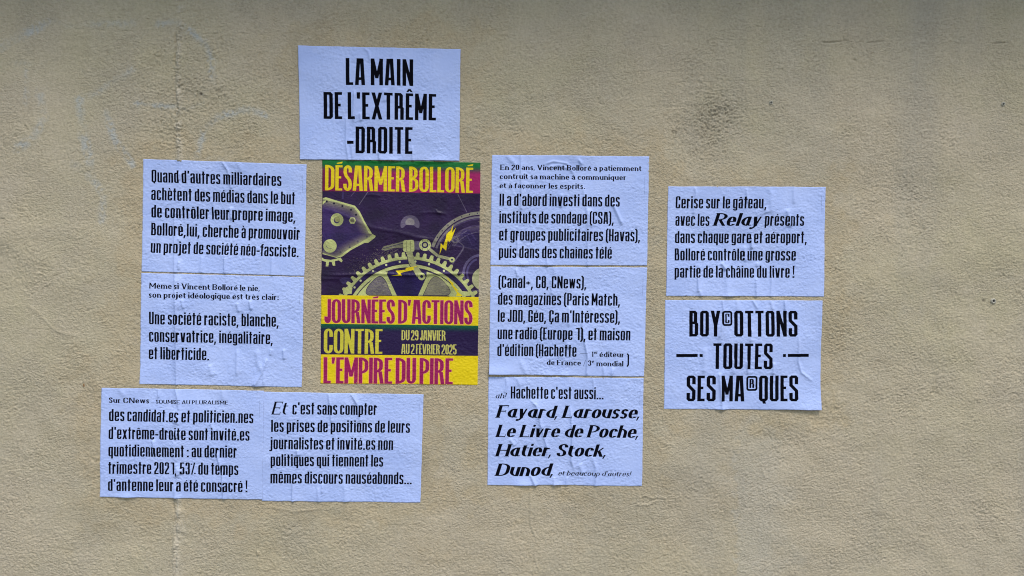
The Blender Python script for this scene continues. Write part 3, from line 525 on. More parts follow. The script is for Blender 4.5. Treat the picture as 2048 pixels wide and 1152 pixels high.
def sst(x, a, b):
    t = np.clip((x - a) / (b - a), 0, 1); return t * t * (3 - 2 * t)
def dist_line(X, Y, pts):
    """distance to a polyline and position along it, 0..1"""
    best = np.full(X.shape, 1e9, np.float32); tt = np.zeros(X.shape, np.float32)
    L = [math.hypot(b[0] - a[0], b[1] - a[1]) for a, b in zip(pts, pts[1:])]; tot = sum(L) or 1; acc = 0
    for (a, b), l in zip(zip(pts, pts[1:]), L):
        dx, dy = b[0] - a[0], b[1] - a[1]
        t = np.clip(((X - a[0]) * dx + (Y - a[1]) * dy) / (l * l + 1e-9), 0, 1)
        d = np.hypot(X - a[0] - t * dx, Y - a[1] - t * dy); m = d < best
        best = np.where(m, d, best); tt = np.where(m, (acc + t * l) / tot, tt); acc += l
    return best, tt
def local(pts, pad):
    """slice of the grid near a polyline given in photo pixels"""
    w = [wall_pt(*p) for p in pts]; xs = [a for a, b in w]; zs = [b for a, b in w]; pad *= MPP
    i0, i1 = int((min(xs) - pad - GX0) / DX), int((max(xs) + pad - GX0) / DX) + 2; j0, j1 = int((min(zs) - pad - GZ0) / DX), int((max(zs) + pad - GZ0) / DX) + 2
    return slice(max(0, j0), max(0, j1)), slice(max(0, i0), max(0, i1))

rough = 1 + .22 * lown(.10) + .12 * lown(.04)
for (x, y, rr, k) in ((1425, 225, 42, 1.3), (1435, 250, 30, .7), (1400, 130, 60, .35), (1410, 300, 50, .45), (300, 130, 60, .5), (330, 230, 60, .5), (385, 150, 50, .5), (70, 650, 38, -.85), (40, 640, 40, -.5), (1250, 60, 120, -.2),
                      (60, 60, 80, -.2), (150, 180, 110, -.3), (850, 60, 90, .2), (1830, 350, 60, .25), (1780, 1040, 90, .25), (440, 215, 60, .35)):
    rough += k * np.exp(-((PX - x) ** 2 + (PY - y) ** 2) / (2 * rr * rr))
rough = np.clip(rough, .12, 2.6)
g1 = bandn(.0095, .5, .62, .12); g2 = bandn(.0165, .45, .7, -.25); g3 = bandn(.040, .5, 1.3, .2); g4 = bandn(.0068, .35, .6)
crumb = -np.abs(bandn(.019, .5, .75, .2)) + .8
Hw = rough * (.00030 * g1 + .00022 * g2 + .00014 * g3 + .00024 * g4 + .00026 * crumb)
Hw += .0006 * lown(.09) + .0022 * lown(.30)
def ridge(pts, h, sg, taper=.12, mod=0, side=0):
    """raised (h > 0) or cut (h < 0) line; sizes in metres; side: signed asymmetry"""
    sl = local(pts, 12 + sg / MPP * 4); X, Y = PX[sl], PY[sl]
    d, t = dist_line(X, Y, pts); d = d * MPP
    w = np.clip(t / taper, 0, 1) * np.clip((1 - t) / taper, 0, 1) if taper else 1
    p = np.exp(-.5 * (d / sg) ** 2) * w * h
    if mod: p = p * np.clip(1 + mod * g3[sl] + mod * .7 * g1[sl], 0, 2.2)
    Hw[sl] += p
seam = [(358, -60), (357, 60), (352, 150), (354, 240), (355, 330), (352, 560), (352, 780), (350, 830), (354, 860), (350, 900), (356, 940), (351, 985), (352, 1040), (349, 1100), (353, 1210)]
ridge([(x + 4, y) for x, y in seam], .0022, .0050, 0, .6)
ridge([(x - 1, y) for x, y in seam[5:]], .0016, .0030, 0, .9)
ridge([(350, 55), (351, 100), (350, 150), (352, 215), (350, 245)], -.0034, .0017, .05, .8)
ridge([(351, 985), (347, 1010), (353, 1035), (351, 1062), (355, 1085)], -.0034, .0022, .05, .5)
ridge([(352, 1095), (351, 1120), (350, 1160)], -.0028, .0020, .05, .5)
for (x, y) in ((357, 1000), (362, 1022), (360, 1048), (366, 1062), (358, 1075), (352, 236), (348, 229), (362, 940), (371, 1085)):
    sl = local([(x, y)], 20); Hw[sl] += .0022 * np.exp(-((PX[sl] - x) ** 2 + (PY[sl] - y) ** 2) / (2 * 3.4 ** 2))
for pts, h, sg in (([(1640, 84), (1655, 85), (1680, 83), (1690, 80), (1697, 82)], -.0034, .0012), ([(1718, 83), (1730, 84)], -.002, .0015), ([(1733, 85), (1750, 84), (1768, 82)], -.0026, .0012),
                   ([(1985, 87), (2000, 86), (2016, 86)], -.0026, .0013), ([(400, 65), (420, 64), (440, 64)], .0014, .0018), ([(401, 68), (438, 67)], -.0010, .0013), ([(482, 67), (500, 68)], -.0016, .0014),
                   ([(1060, 972), (1061, 1010), (1061, 1050), (1069, 1068), (1075, 1090)], .0014, .0016), ([(1056, 975), (1057, 1050), (1065, 1070), (1071, 1090)], -.0008, .0016), ([(1068, 1104), (1071, 1122), (1077, 1138)], .0013, .0015),
                   ([(1275, 1015), (1276, 1035), (1280, 1052)], .0011, .0016), ([(1198, 992), (1203, 996), (1206, 1003)], -.0014, .0014),
                   ([(1200, 194), (1196, 199), (1196, 204), (1201, 209), (1209, 209)], -.0024, .0016), ([(1203, 195), (1207, 200), (1209, 205)], .0014, .0015),
                   ([(50, 608), (66, 616), (86, 635), (105, 655), (120, 664), (150, 672)], .0014, .0022), ([(0, 618), (40, 610)], .0008, .002), ([(172, 622), (184, 619), (190, 616)], -.0016, .0015),
                   ([(51, 247), (56, 252), (60, 259)], .0022, .0016), ([(0, 438), (12, 438)], -.0016, .0014), ([(82, 390), (92, 397)], .0014, .0018),
                   ([(530, 1012), (560, 1018), (590, 1022), (615, 1021), (650, 1016)], .0013, .002), ([(1290, 214), (1340, 214), (1390, 211)], -.001, .002), ([(1278, 217), (1281, 213)], -.0026, .0018),
                   ([(1465, 240), (1474, 235)], -.0018, .0013), ([(1200, 222), (1206, 235), (1216, 245)], .001, .0016), ([(1110, 96), (1122, 97)], .002, .0016), ([(1176, 68), (1180, 74)], .0015, .0016),
                   ([(1172, 300), (1180, 303), (1188, 301)], .0022, .0018), ([(1340, 262), (1350, 268), (1353, 262)], -.0022, .0018), ([(1368, 256), (1372, 264), (1380, 270)], -.002, .0018),
                   ([(1418, 215), (1432, 212), (1440, 222), (1434, 232), (1422, 228), (1418, 215)], -.0016, .0018), ([(270, 62), (272, 66)], -.001, .001), ([(270, 130), (270, 330)], .0006, .0016),
                   ([(515, 1102), (515, 1112)], .0036, .0018), ([(150, 60), (260, 63), (350, 64)], -.0006, .0014), ([(1447, 1018), (1451, 1034)], -.0016, .0016), ([(1000, 0), (1001, 60)], .0004, .002),
                   ([(1708, 118), (1714, 122)], -.002, .0016), ([(1524, 937), (1531, 957)], .0010, .0015), ([(955, 236), (957, 244)], -.0016, .0018), ([(946, 188), (948, 240)], .0006, .002)):
    ridge(pts, h, sg)
chip = [(1275, 1011), (1281, 1007), (1280, 996), (1290, 992), (1304, 997), (1320, 995), (1331, 999), (1330, 1003), (1318, 1002), (1306, 1004), (1298, 1010), (1288, 1010)]
sl = local(chip, 24); _d1, _ = dist_line(PX[sl], PY[sl], chip + chip[:1]); ins = np.zeros(PX[sl].shape, bool)
for i in range(len(chip)):
    (ax, ay), (bx, by) = chip[i - 1], chip[i]; cc = (ay > PY[sl]) != (by > PY[sl]); ins ^= cc & (PX[sl] < (bx - ax) * (PY[sl] - ay) / (by - ay + 1e-9) + ax)
Hw[sl] += -.0007 * (ins * sst(_d1, 0, 2)) + .0013 * np.exp(-.5 * (_d1 / 1.3) ** 2)
for x, y, r_, h in ((402, 188, 1.7, -.004), (62, 209, 2.4, .0024), (64, 207, 1.4, -.002), (211, 299, 3, .002), (204, 192, 2.4, .0022), (32, 273, 2, -.0024), (189, 277, 1.8, -.0020), (86, 103, 1.6, -.0016), (88, 13, 1.4, -.0018), (257, 220, 1.4, -.0015),
                    (1175, 95, 1.8, -.002), (1157, 43, 2, -.0015), (1466, 192, 2, -.0022), (1377, 126, 2, -.002), (1752, 192, 1.5, -.0018), (1920, 96, 1.6, -.0018), (1725, 340, 2, -.0016), (1755, 283, 2, .0018), (1970, 602, 2.2, -.0026),
                    (700, 1060, 1.5, -.0012), (1490, 1015, 1.4, -.0018), (1719, 981, 2, .002), (555, 1105, 2, .001), (965, 208, 1.8, .0018), (967, 212, 1.5, -.0018), (260, 1101, 4, .0016), (1100, 1010, 1.6, -.001), (1010, 874, 2, .0014), (186, 918, 1.5, -.0015)):
    sl = local([(x, y)], 16); Hw[sl] += h * np.exp(-((PX[sl] - x) ** 2 + (PY[sl] - y) ** 2) / (2 * r_ * r_))
rr_ = random.Random(5)
for _ in range(420):                              # scattered pits and grains
    x, y = rr_.uniform(-250, 2300), rr_.uniform(-160, 1300); r_ = rr_.uniform(1.2, 2.4); h = rr_.choice((-1, -1, 1)) * rr_.uniform(.0005, .0015)
    sl = local([(x, y)], 12); Hw[sl] += h * np.exp(-((PX[sl] - x) ** 2 + (PY[sl] - y) ** 2) / (2 * r_ * r_))
for _ in range(110):                              # trowel nicks
    x, y = rr_.uniform(-250, 2300), rr_.uniform(-160, 1300); a = rr_.uniform(-.9, .6); L = rr_.uniform(6, 26)
    ridge([(x, y), (x + L * math.cos(a), y + L * math.sin(a))], rr_.choice((-1, 1)) * rr_.uniform(.0004, .0011), .0016, .3)
Hw -= Hw.mean()
Hs1 = blur(Hw, .0035); Hs2 = blur(Hw, .016)

def sample(A, x, z):
    u = np.clip((x - GX0) / DX, 0, NX - 1.001); v = np.clip((z - GZ0) / DX, 0, NZ - 1.001)
    i = u.astype(int); j = v.astype(int); u = u - i; v = v - j
    return (A[j, i] * (1 - u) + A[j, i + 1] * u) * (1 - v) + (A[j + 1, i] * (1 - u) + A[j + 1, i + 1] * u) * v

# ---------------------------------------------------------------- helpers for meshes and materials
def tag(o, label=None, cat=None, group=None, kind=None):
    if label: o['label'] = label
    if cat: o['category'] = cat
    if group: o['group'] = group
    if kind: o['kind'] = kind
    return o
def grid_mesh(name, P, uv=None, attrs=None, smooth=True, skirt=None):
    """P: (rows, cols, 3) grid of points"""
    R_, C_ = P.shape[:2]; co = P.reshape(-1, 3); idx = np.arange(R_ * C_).reshape(R_, C_)
    q = np.stack([idx[:-1, :-1], idx[:-1, 1:], idx[1:, 1:], idx[1:, :-1]], -1).reshape(-1, 4)
    if skirt:
        ring = np.concatenate([idx[0, :], idx[1:, -1], idx[-1, -2::-1], idx[-2:0:-1, 0]]); n0 = len(co)
        back = co[ring].copy(); back[:, 1] += skirt; co = np.concatenate([co, back]); k = np.arange(len(ring)); k2 = (k + 1) % len(ring)
        q = np.concatenate([q, np.stack([ring[k2], ring[k], n0 + k, n0 + k2], -1)])
    me = bpy.data.meshes.new(name)
    me.vertices.add(len(co)); me.vertices.foreach_set('co', co.astype(np.float32).ravel())
    me.loops.add(q.size); me.loops.foreach_set('vertex_index', q.ravel().astype(np.int32))
    me.polygons.add(len(q)); me.polygons.foreach_set('loop_start', np.arange(0, q.size, 4, dtype=np.int32))
    me.polygons.foreach_set('use_smooth', np.ones(len(q), bool))
    if uv is not None:
        U = uv.reshape(-1, 2)
        if skirt: U = np.concatenate([U, U[ring]])
        l = me.uv_layers.new(name='print'); l.data.foreach_set('uv', U[q.ravel()].astype(np.float32).ravel())
    if attrs is not None:
        a = me.color_attributes.new('marks', 'FLOAT_COLOR', 'POINT')
        A = attrs.reshape(-1, 4).astype(np.float32).copy(); a.data.foreach_set('color', A.ravel())
    me.update(); me.validate(clean_customdata=False)
    return me
def link(name, me, mat, parent=None):
    o = bpy.data.objects.new(name, me); sc.collection.objects.link(o)
    if mat: me.materials.append(mat)
    if parent: o.parent = parent
    return o
class N:
    """small node-tree builder"""
    def __init__(self, name):
        self.m = bpy.data.materials.new(name); self.m.use_nodes = True; self.t = self.m.node_tree; self.b = self.t.nodes['Principled BSDF']
        self.geo = self.t.nodes.new('ShaderNodeNewGeometry')
    def n(self, kind, **k):
        x = self.t.nodes.new('ShaderNode' + kind)
        for a, v in k.items(): setattr(x, a, v)
        return x
    def l(self, a, b): self.t.links.new(a, b)
    def noise(self, scale, detail=4, rough=.55, vec=None, dist=0.):
        x = self.n('TexNoise'); x.inputs['Scale'].default_value = scale; x.inputs['Detail'].default_value = detail; x.inputs['Roughness'].default_value = rough; x.inputs['Distortion'].default_value = dist
        self.l(vec or self.geo.outputs['Position'], x.inputs['Vector']); return x.outputs['Fac']
    def ramp(self, v, a, b, lo=0., hi=1.):
        x = self.n('MapRange'); x.inputs[1].default_value = a; x.inputs[2].default_value = b; x.inputs[3].default_value = lo; x.inputs[4].default_value = hi; self.l(v, x.inputs[0]); return x.outputs[0]
    def mix(self, f, a, b, mode='MIX'):
        x = self.n('Mix', data_type='RGBA', blend_type=mode)
        for s_, v in ((x.inputs[0], f), (x.inputs[6], a), (x.inputs[7], b)):
            if isinstance(v, (int, float)): s_.default_value = v
            elif isinstance(v, tuple): s_.default_value = (*v, 1)
            else: self.l(v, s_)
        return x.outputs[2]
    def math(self, op, a, b=0.):
        x = self.n('Math', operation=op)
        for s_, v in ((x.inputs[0], a), (x.inputs[1], b)):
            if isinstance(v, (int, float)): s_.default_value = v
            else: self.l(v, s_)
        return x.outputs[0]
    def bump(self, h, dist, strength=1., prev=None):
        x = self.n('Bump'); x.inputs['Strength'].default_value = strength; x.inputs['Distance'].default_value = dist; self.l(h, x.inputs['Height'])
        if prev: self.l(prev, x.inputs['Normal'])
        return x.outputs[0]

# ---------------------------------------------------------------- wall material
def wall_material():
    k = N('rough_plaster'); at = k.n('VertexColor', layer_name='marks'); sep = k.n('SeparateColor'); k.l(at.outputs[0], sep.inputs[0])
    paste, chalk, dirt = sep.outputs
    big = k.noise(1.7, 3, .6); mid = k.noise(7, 5, .6); fine = k.noise(120, 4, .65)
    c = k.mix(k.ramp(big, .40, .60), (.545, .452, .315), (.525, .446, .290))
    c = k.mix(k.ramp(mid, .42, .62, 0, .55), c, (.505, .424, .308))
    c = k.mix(k.ramp(k.noise(3.1, 4, .6), .5, .68, 0, .35), c, (.560, .470, .330))
    c = k.mix(paste, c, k.mix(k.ramp(mid, .40, .6), (.525, .408, .250), (.500, .398, .245)))
    px_ = k.n('SeparateXYZ'); k.l(k.geo.outputs['Position'], px_.inputs[0])
    ms = k.n('Mapping'); ms.inputs['Scale'].default_value = (5.5, 1, .45); k.l(k.geo.outputs['Position'], ms.inputs['Vector'])
    streak = k.math('MULTIPLY', k.ramp(k.noise(1., 5, .55, vec=ms.outputs[0]), .46, .70), k.ramp(px_.outputs[0], .2, 1.2, .25, .85))
    c = k.mix(streak, c, (.440, .385, .295))
    c = k.mix(chalk, c, (.46, .50, .51))
    c = k.mix(at.outputs[1], c, (.62, .54, .41))
    c = k.mix(k.math('MULTIPLY', k.ramp(k.noise(34, 6, .7), .62, .70), .22), c, (.33, .29, .22))
    c = k.mix(dirt, c, (.12, .10, .075))
    c = k.mix(k.ramp(fine, .3, .7, 0, 1), c, k.mix(1., c, (.80, .79, .77), 'MULTIPLY'))
    k.l(c, k.b.inputs['Base Color']); k.b.inputs['Roughness'].default_value = .92; k.b.inputs['Specular IOR Level'].default_value = .2
    mp = k.n('Mapping'); mp.inputs['Scale'].default_value = (.80, 1, 1.1); mp.inputs['Rotation'].default_value = (0, .12, 0); k.l(k.geo.outputs['Position'], mp.inputs['Vector'])
    amp = k.ramp(k.noise(6, 5, .65), .3, .7, .35, 1.3)
    gr = k.math('MULTIPLY', k.noise(205, 3, .6, vec=mp.outputs[0], dist=.35), amp)
    b1 = k.bump(gr, .0037, 1.); b2 = k.bump(k.noise(480, 2, .5), .0005, .6, b1)
    k.l(b2, k.b.inputs['Normal']); return k.m
def plain(name, col, rough=.8, scale=40, var=.15, bump=.001, metal=0.):
    k = N(name); f = k.noise(scale, 5, .6)
    c = k.mix(k.ramp(f, .3, .7), tuple(v * (1 - var) for v in col), tuple(min(1, v * (1 + var)) for v in col))
    k.l(c, k.b.inputs['Base Color']); k.b.inputs['Roughness'].default_value = rough; k.b.inputs['Metallic'].default_value = metal
    k.l(k.bump(f, bump), k.b.inputs['Normal']); return k.m

# ---------------------------------------------------------------- wall marks: paste stain, chalk strokes, dirt
quads = [d['q'] for d in SHEETS.values()] + [POSTER['q']]
def rect_dist(X, Y, q):
    x0, x1 = min(p[0] for p in q), max(p[0] for p in q); y0, y1 = min(p[1] for p in q), max(p[1] for p in q)
    return np.hypot(np.maximum(np.maximum(x0 - X, X - x1), 0), np.maximum(np.maximum(y0 - Y, Y - y1), 0))
dmin = np.full(PX.shape, 1e9, np.float32)
for q in quads: dmin = np.minimum(dmin, rect_dist(PX, PY, q))
nz1, nz2, nz3 = lown(.06), lown(.018), lown(.15)
paste = .75 * sst(-(dmin - 42 + 16 * nz1 + 7 * nz2), -10, 18) + .25 * sst(-(dmin - 85 + 24 * nz1), -20, 20)
below = sst(PY + 25 * nz1, 940, 1010) * sst(-(PX + 10 * nz2), -1480, -1462) * sst(PX + 22 * nz1, 380, 520)
mid_ = sst(PX + 10 * nz2, 930, 960) * sst(-PX - 10 * nz2, -1300, -1270) * sst(PY, 250, 290) * sst(-PY, -330, -320)
paste = np.maximum(paste, .42 * below * np.clip(.8 + .4 * nz3, 0, 1.2)); paste = np.maximum(paste, .5 * mid_ * (1 + .3 * nz1))
lft = sst(PX + 12 * nz1, 190, 225) * sst(-PX, -290, -280) * sst(PY, 560, 600) * sst(-PY, -775, -770)
dwn = sst(PX + 9 * nz1 - .0 * PY, 118, 160) * sst(-PX, -210, -205) * sst(PY, 780, 800) * sst(-PY - 16 * nz1, -930, -880)
paste = np.clip(np.maximum(paste, .75 * np.maximum(lft, dwn)), 0, 1) * np.clip(.85 + .15 * nz2, .3, 1.2)
chalk = np.zeros_like(paste); k3 = 3.388
for pts, w, a in (([(0, 330), (120, 240), (330, 160)], 34, .7), ([(1060, 160), (1180, 150), (1290, 210), (1400, 300), (1440, 420), (1440, 560), (1400, 640)], 22, .75), ([(930, 700), (1100, 720), (1250, 730), (1410, 685)], 17, .75),
                  ([(1310, 1080), (1350, 1010), (1390, 880), (1470, 790), (1700, 740), (1800, 780)], 24, .7), ([(720, 770), (780, 950), (900, 1120)], 24, .7), ([(540, 680), (560, 900), (620, 1150)], 34, .65), ([(900, 470), (640, 640), (540, 680)], 24, .4),
                  ([(270, 600), (300, 800), (230, 950), (100, 1010), (0, 960)], 30, .65), ([(170, 470), (180, 700)], 14, .5), ([(330, 160), (600, 170), (900, 160)], 26, .3), ([(500, 1110), (620, 1200), (700, 1330), (690, 1500)], 26, .5), ([(0, 430), (200, 430)], 20, .3),
                  ([(1350, 1080), (1500, 1085)], 14, .3)):
    pts = [(x / k3, y / k3) for x, y in pts]; sl = local(pts, 40); d, t = dist_line(PX[sl], PY[sl], pts)
    chalk[sl] = np.maximum(chalk[sl], a * sst(-(d + 2.2 * nz2[sl] - w / k3), -4, 5) * np.clip(.75 + .35 * nz2[sl] - .25 * g2[sl], 0, 1))
chalk *= .62 * np.clip(.8 + .5 * nz1, 0, 1.3); chalk = np.maximum(chalk, .11 * sst(PX + 5 * nz2, 1466, 1474) * sst(-PX - 16 * nz1, -1610, -1520) * sst(PY + 20 * nz1, 820, 870)); paste *= .72
dirt = np.zeros_like(paste)
for x, y, rx, ry, a in ((1425, 225, 30, 22, .30), (1418, 262, 22, 28, .26), (1408, 235, 30, 30, .12), (402, 188, 2.2, 2.4, .95), (1970, 602, 2.5, 2.5, .5), (847, 925, 9, 30, .35), (845, 900, 16, 70, .15), (1353, 265, 6, 6, .4)):
    sl = local([(x, y)], 4 * max(rx, ry)); e = np.exp(-((PX[sl] - x) ** 2 / (2 * rx * rx) + (PY[sl] - y) ** 2 / (2 * ry * ry)))
    dirt[sl] = np.maximum(dirt[sl], a * e * (np.clip(.5 - .6 * g1[sl] - .3 * g2[sl], 0, 1.3) if rx > 4 else 1))
for pts in ([(1640, 84), (1680, 83), (1697, 81)], [(1733, 85), (1768, 82)], [(1985, 87), (2016, 86)], [(351, 985), (348, 1010), (353, 1060)]):
    sl = local(pts, 8); d, t = dist_line(PX[sl], PY[sl], pts); dirt[sl] = np.maximum(dirt[sl], .22 * np.exp(-.5 * (d / 1.1) ** 2))
cream = np.zeros_like(paste); sl = local(seam, 40); d, t = dist_line(PX[sl], PY[sl], [(x + 4, y) for x, y in seam])
cream[sl] = np.exp(-.5 * (d / 4.5) ** 2) * np.clip(.5 + .35 * g3[sl] + .3 * g1[sl] + .4 * sst(PY[sl], 960, 1000), 0, .8)
sl = local([(362, 1062)], 40); cream[sl] = np.maximum(cream[sl], .8 * np.exp(-((PX[sl] - 362) ** 2 / 100 + (PY[sl] - 1050) ** 2 / 900)) * np.clip(.5 + .6 * g1[sl], 0, 1))
marks = np.stack([paste, np.clip(chalk, 0, 1), np.clip(dirt, 0, 1), cream], -1)
pk = np.zeros_like(paste)

# ---------------------------------------------------------------- the wall: fine relief where the photograph looks, coarser round it
HWALL = Hw.copy()
under = np.zeros(PX.shape, np.float32)
for q in quads:                                    # hollow by a millimetre beneath the paper, so the two never cross
    hm_ = homog([wall_pt(*c) for c in q], [(0, 0), (420, 0), (420, 297), (0, 297)] if q is not POSTER['q'] else [(0, 0), (420, 0), (420, 594), (0, 594)])
    u, v = hmap(hm_, XX, ZZ); hh = 297 if q is not POSTER['q'] else 594
    under = np.maximum(under, sst(np.minimum(np.minimum(u, 420 - u), np.minimum(v, hh - v)), 3, 9))
HWALL -= .004 * under
edge = sst(np.minimum(np.minimum(XX - GX0, GX1 - XX), np.minimum(ZZ - GZ0, GZ1 - ZZ)), 0, .06); HWALL *= edge
WALL_X0, WALL_X1, WALL_H = -5.2, 5.6, 3.3
SHADE_LEDGE_Z = 2.79
cx0 = np.linspace(WALL_X0, GX0, 36)[:-1]; cx1 = np.linspace(GX1, WALL_X1, 36); cz0 = np.linspace(0, GZ0, 12)[:-1]; cz1 = np.linspace(GZ1, WALL_H, 12)
ax_ = np.concatenate([cx0, gx, cx1]); az_ = np.concatenate([cz0, gz, cz1])
Hf = np.zeros((len(az_), len(ax_)), np.float32); Hf[len(cz0):len(cz0) + NZ, len(cx0):len(cx0) + NX] = HWALL
Mf = np.zeros((len(az_), len(ax_), 4), np.float32); Mf[len(cz0):len(cz0) + NZ, len(cx0):len(cx0) + NX] = marks * edge[..., None]
AX, AZ = np.meshgrid(ax_, az_)
M_WALL = wall_material()
wall = bpy.data.objects.new('plaster_wall', None); sc.collection.objects.link(wall); wall.location = (0, 0, 0)
tag(wall, 'long beige rough-plastered house wall that all the paper sheets are pasted on', 'wall', kind='thing')
face = link('plaster_face', grid_mesh('plaster_face', np.stack([AX, -Hf, AZ], -1), attrs=Mf), M_WALL, wall)

def box_mesh(name, x0, x1, y0, y1, z0, z1, bev=.004):
    import bmesh
    bm = bmesh.new(); bmesh.ops.create_cube(bm, size=1)
    for v in bm.verts: v.co = ((x0 + x1) / 2 + v.co.x * (x1 - x0), (y0 + y1) / 2 + v.co.y * (y1 - y0), (z0 + z1) / 2 + v.co.z * (z1 - z0))
    if bev: bmesh.ops.bevel(bm, geom=bm.edges[:], offset=bev, segments=2, affect='EDGES')
    me = bpy.data.meshes.new(name); bm.to_mesh(me); bm.free(); return me
M_STONE = plain('wall_stone', (.30, .28, .24), .9, 30, .2, .002)
link('wall_core', box_mesh('wall_core', WALL_X0, WALL_X1, .012, .30, 0, WALL_H, 0), M_STONE, wall)
link('shade_ledge', box_mesh('shade_ledge', WALL_X0 - .03, WALL_X1 + .03, -.38, .20, SHADE_LEDGE_Z, SHADE_LEDGE_Z + .09), M_STONE, wall)  # unseen ledge, added and sized to shade the top of the wall
link('coping', box_mesh('coping', WALL_X0 - .05, WALL_X1 + .05, -.06, .36, WALL_H + .002, WALL_H + .08), M_STONE, wall)

# old screw plugs in the plaster
M_PLUG = plain('plug_rim', (.44, .40, .31), .85, 300, .12, .0004); M_HOLE = plain('plug_hole', (.03, .028, .025), .95, 200, .2, .0003)
def plug(px, py, r0):
    import bmesh
    x, z = wall_pt(px, py); y = -float(sample(Hw, np.array([x]), np.array([z]))[0]) - .0012
    bm = bmesh.new(); prof = [(r0 * .45, .0015), (r0 * .5, -.0008), (r0 * .72, -.0018), (r0 * .95, -.0010), (r0 * 1.15, .0012)]; rings = []; r = random.Random(int(px))
    jit = [r.uniform(.86, 1.14) for _ in range(18)]
    for rr, yy in prof: rings.append([bm.verts.new((x + rr * jit[i] * math.cos(i / 18 * 6.2832), y + yy * jit[-i], z + rr * jit[i] * math.sin(i / 18 * 6.2832))) for i in range(18)])
    for a, b in zip(rings, rings[1:]):
        for i in range(18): f = bm.faces.new((a[i], a[(i + 1) % 18], b[(i + 1) % 18], b[i])); f.smooth = True
    bmesh.ops.recalc_face_normals(bm, faces=bm.faces[:])
    me = bpy.data.meshes.new('screw_plug'); bm.to_mesh(me); bm.free(); o = link('screw_plug', me, M_PLUG, wall)
    bm = bmesh.new(); bm.faces.new([bm.verts.new((x + r0 * .52 * jit[i] * math.cos(i / 18 * 6.2832), y + .0004, z + r0 * .52 * jit[i] * math.sin(i / 18 * 6.2832))) for i in range(18)])
    me = bpy.data.meshes.new('plug_hole'); bm.to_mesh(me); bm.free(); link('plug_hole', me, M_HOLE, o)
plug(1541, 206, .0052); plug(2007, 208, .0052); plug(1990, 602, .0072)

# rust stain on the plaster, shaped as a small raised spot
M_RUST = plain('rust', (.26, .12, .035), .9, 250, .35, .0006)
x, z = wall_pt(168, 769)
rpts = [(math.cos(a) * .0024 * (1 + .25 * math.sin(3 * a)), math.sin(a) * .0058 * (1 + .2 * math.sin(2 * a + 1)) - .002) for a in np.linspace(0, 2 * math.pi, 16)[:-1]]
import bmesh
bm = bmesh.new(); y0 = -float(sample(Hw, np.array([x]), np.array([z]))[0])
ctr = bm.verts.new((x, y0 - .0022, z)); rv = [bm.verts.new((x + a, -float(sample(Hw, np.array([x + a]), np.array([z + b]))[0]) + .0002, z + b)) for a, b in rpts]
for i in range(len(rv)): bm.faces.new((ctr, rv[i], rv[(i + 1) % len(rv)])).smooth = True
bmesh.ops.recalc_face_normals(bm, faces=bm.faces[:])
me = bpy.data.meshes.new('rust_stain'); bm.to_mesh(me); bm.free(); link('rust_stain', me, M_RUST, wall)

# ---------------------------------------------------------------- pavement and street in front
def flat(name, x0, x1, y0, y1, z, mat, n=1):
    me = bpy.data.meshes.new(name); me.from_pydata([(x0, y0, z), (x1, y0, z), (x1, y1, z), (x0, y1, z)], [], [(0, 1, 2, 3)]); o = link(name, me, mat); tag(o, kind='structure'); return o
flat('ground', -150, 150, -150, 150, -.012, plain('ground_earth', (.10, .09, .07), .95, 3, .2, .01))
o = link('pavement', box_mesh('pavement', -40, 40, -2.9, .0, -.008, .0, 0), plain('pavement_asphalt', (.16, .155, .145), .95, 60, .2, .004)); tag(o, kind='structure')

# ---------------------------------------------------------------- paper
def make_image(name, A, srgb):
    h, w = A.shape[:2]; img = bpy.data.images.new(name, w, h, alpha=False, float_buffer=False)
    img.colorspace_settings.name = 'sRGB' if srgb else 'Non-Color'
    px = np.ones((h, w, 4), np.float32)
    px[..., :3] = A[::-1, :, None] if A.ndim == 2 else A[::-1]
    img.pixels.foreach_set(px.ravel()); img.update(); img.pack(); return img
def paper_material(name, img, colour):
    k = N(name); uv = k.n('UVMap', uv_map='print'); t = k.n('TexImage', image=img, interpolation='Cubic', extension='EXTEND'); k.l(uv.outputs[0], t.inputs[0])
    pos = k.geo.outputs['Position']; mot = k.noise(9, 5, .6); fib = k.noise(420, 3, .6)
    if colour:
        c = k.mix(k.ramp(mot, .3, .7, 0, .18), t.outputs[0], k.mix(1., t.outputs[0], (.72, .74, .80), 'MULTIPLY')); k.b.inputs['Roughness'].default_value = .48; k.b.inputs['Specular IOR Level'].default_value = .28
    else:
        paper = k.mix(k.ramp(mot, .35, .68), PAPER_A, PAPER_B)
        paper = k.mix(k.ramp(k.noise(31, 4, .6), .55, .72, 0, .35), paper, PAPER_C)
        worn = k.math('MULTIPLY', t.outputs[0], k.ramp(k.noise(90, 5, .7), .22, .34, .93, 1.))
        c = k.mix(worn, paper, (.0022, .0022, .0050)); k.b.inputs['Roughness'].default_value = .7; k.l(k.ramp(t.outputs[0], 0, 1, .30, .04), k.b.inputs['Specular IOR Level'])
    k.l(c, k.b.inputs['Base Color'])
    mp = k.n('Mapping'); mp.inputs['Scale'].default_value = (.74, 1, 1.1); mp.inputs['Rotation'].default_value = (0, .12, 0); k.l(pos, mp.inputs['Vector'])
    amp = k.ramp(k.noise(11, 4, .6), .36, .60, .12, 1.)
    b1 = k.bump(k.math('MULTIPLY', k.noise(165, 2, .5, vec=mp.outputs[0]), amp), .0017 if not colour else .0013, 1.); b2 = k.bump(fib, .0002, .5, b1); k.l(b2, k.b.inputs['Normal']); return k.m
PAPER_A, PAPER_B, PAPER_C = (.475, .56, .87), (.41, .50, .82), (.50, .565, .83)

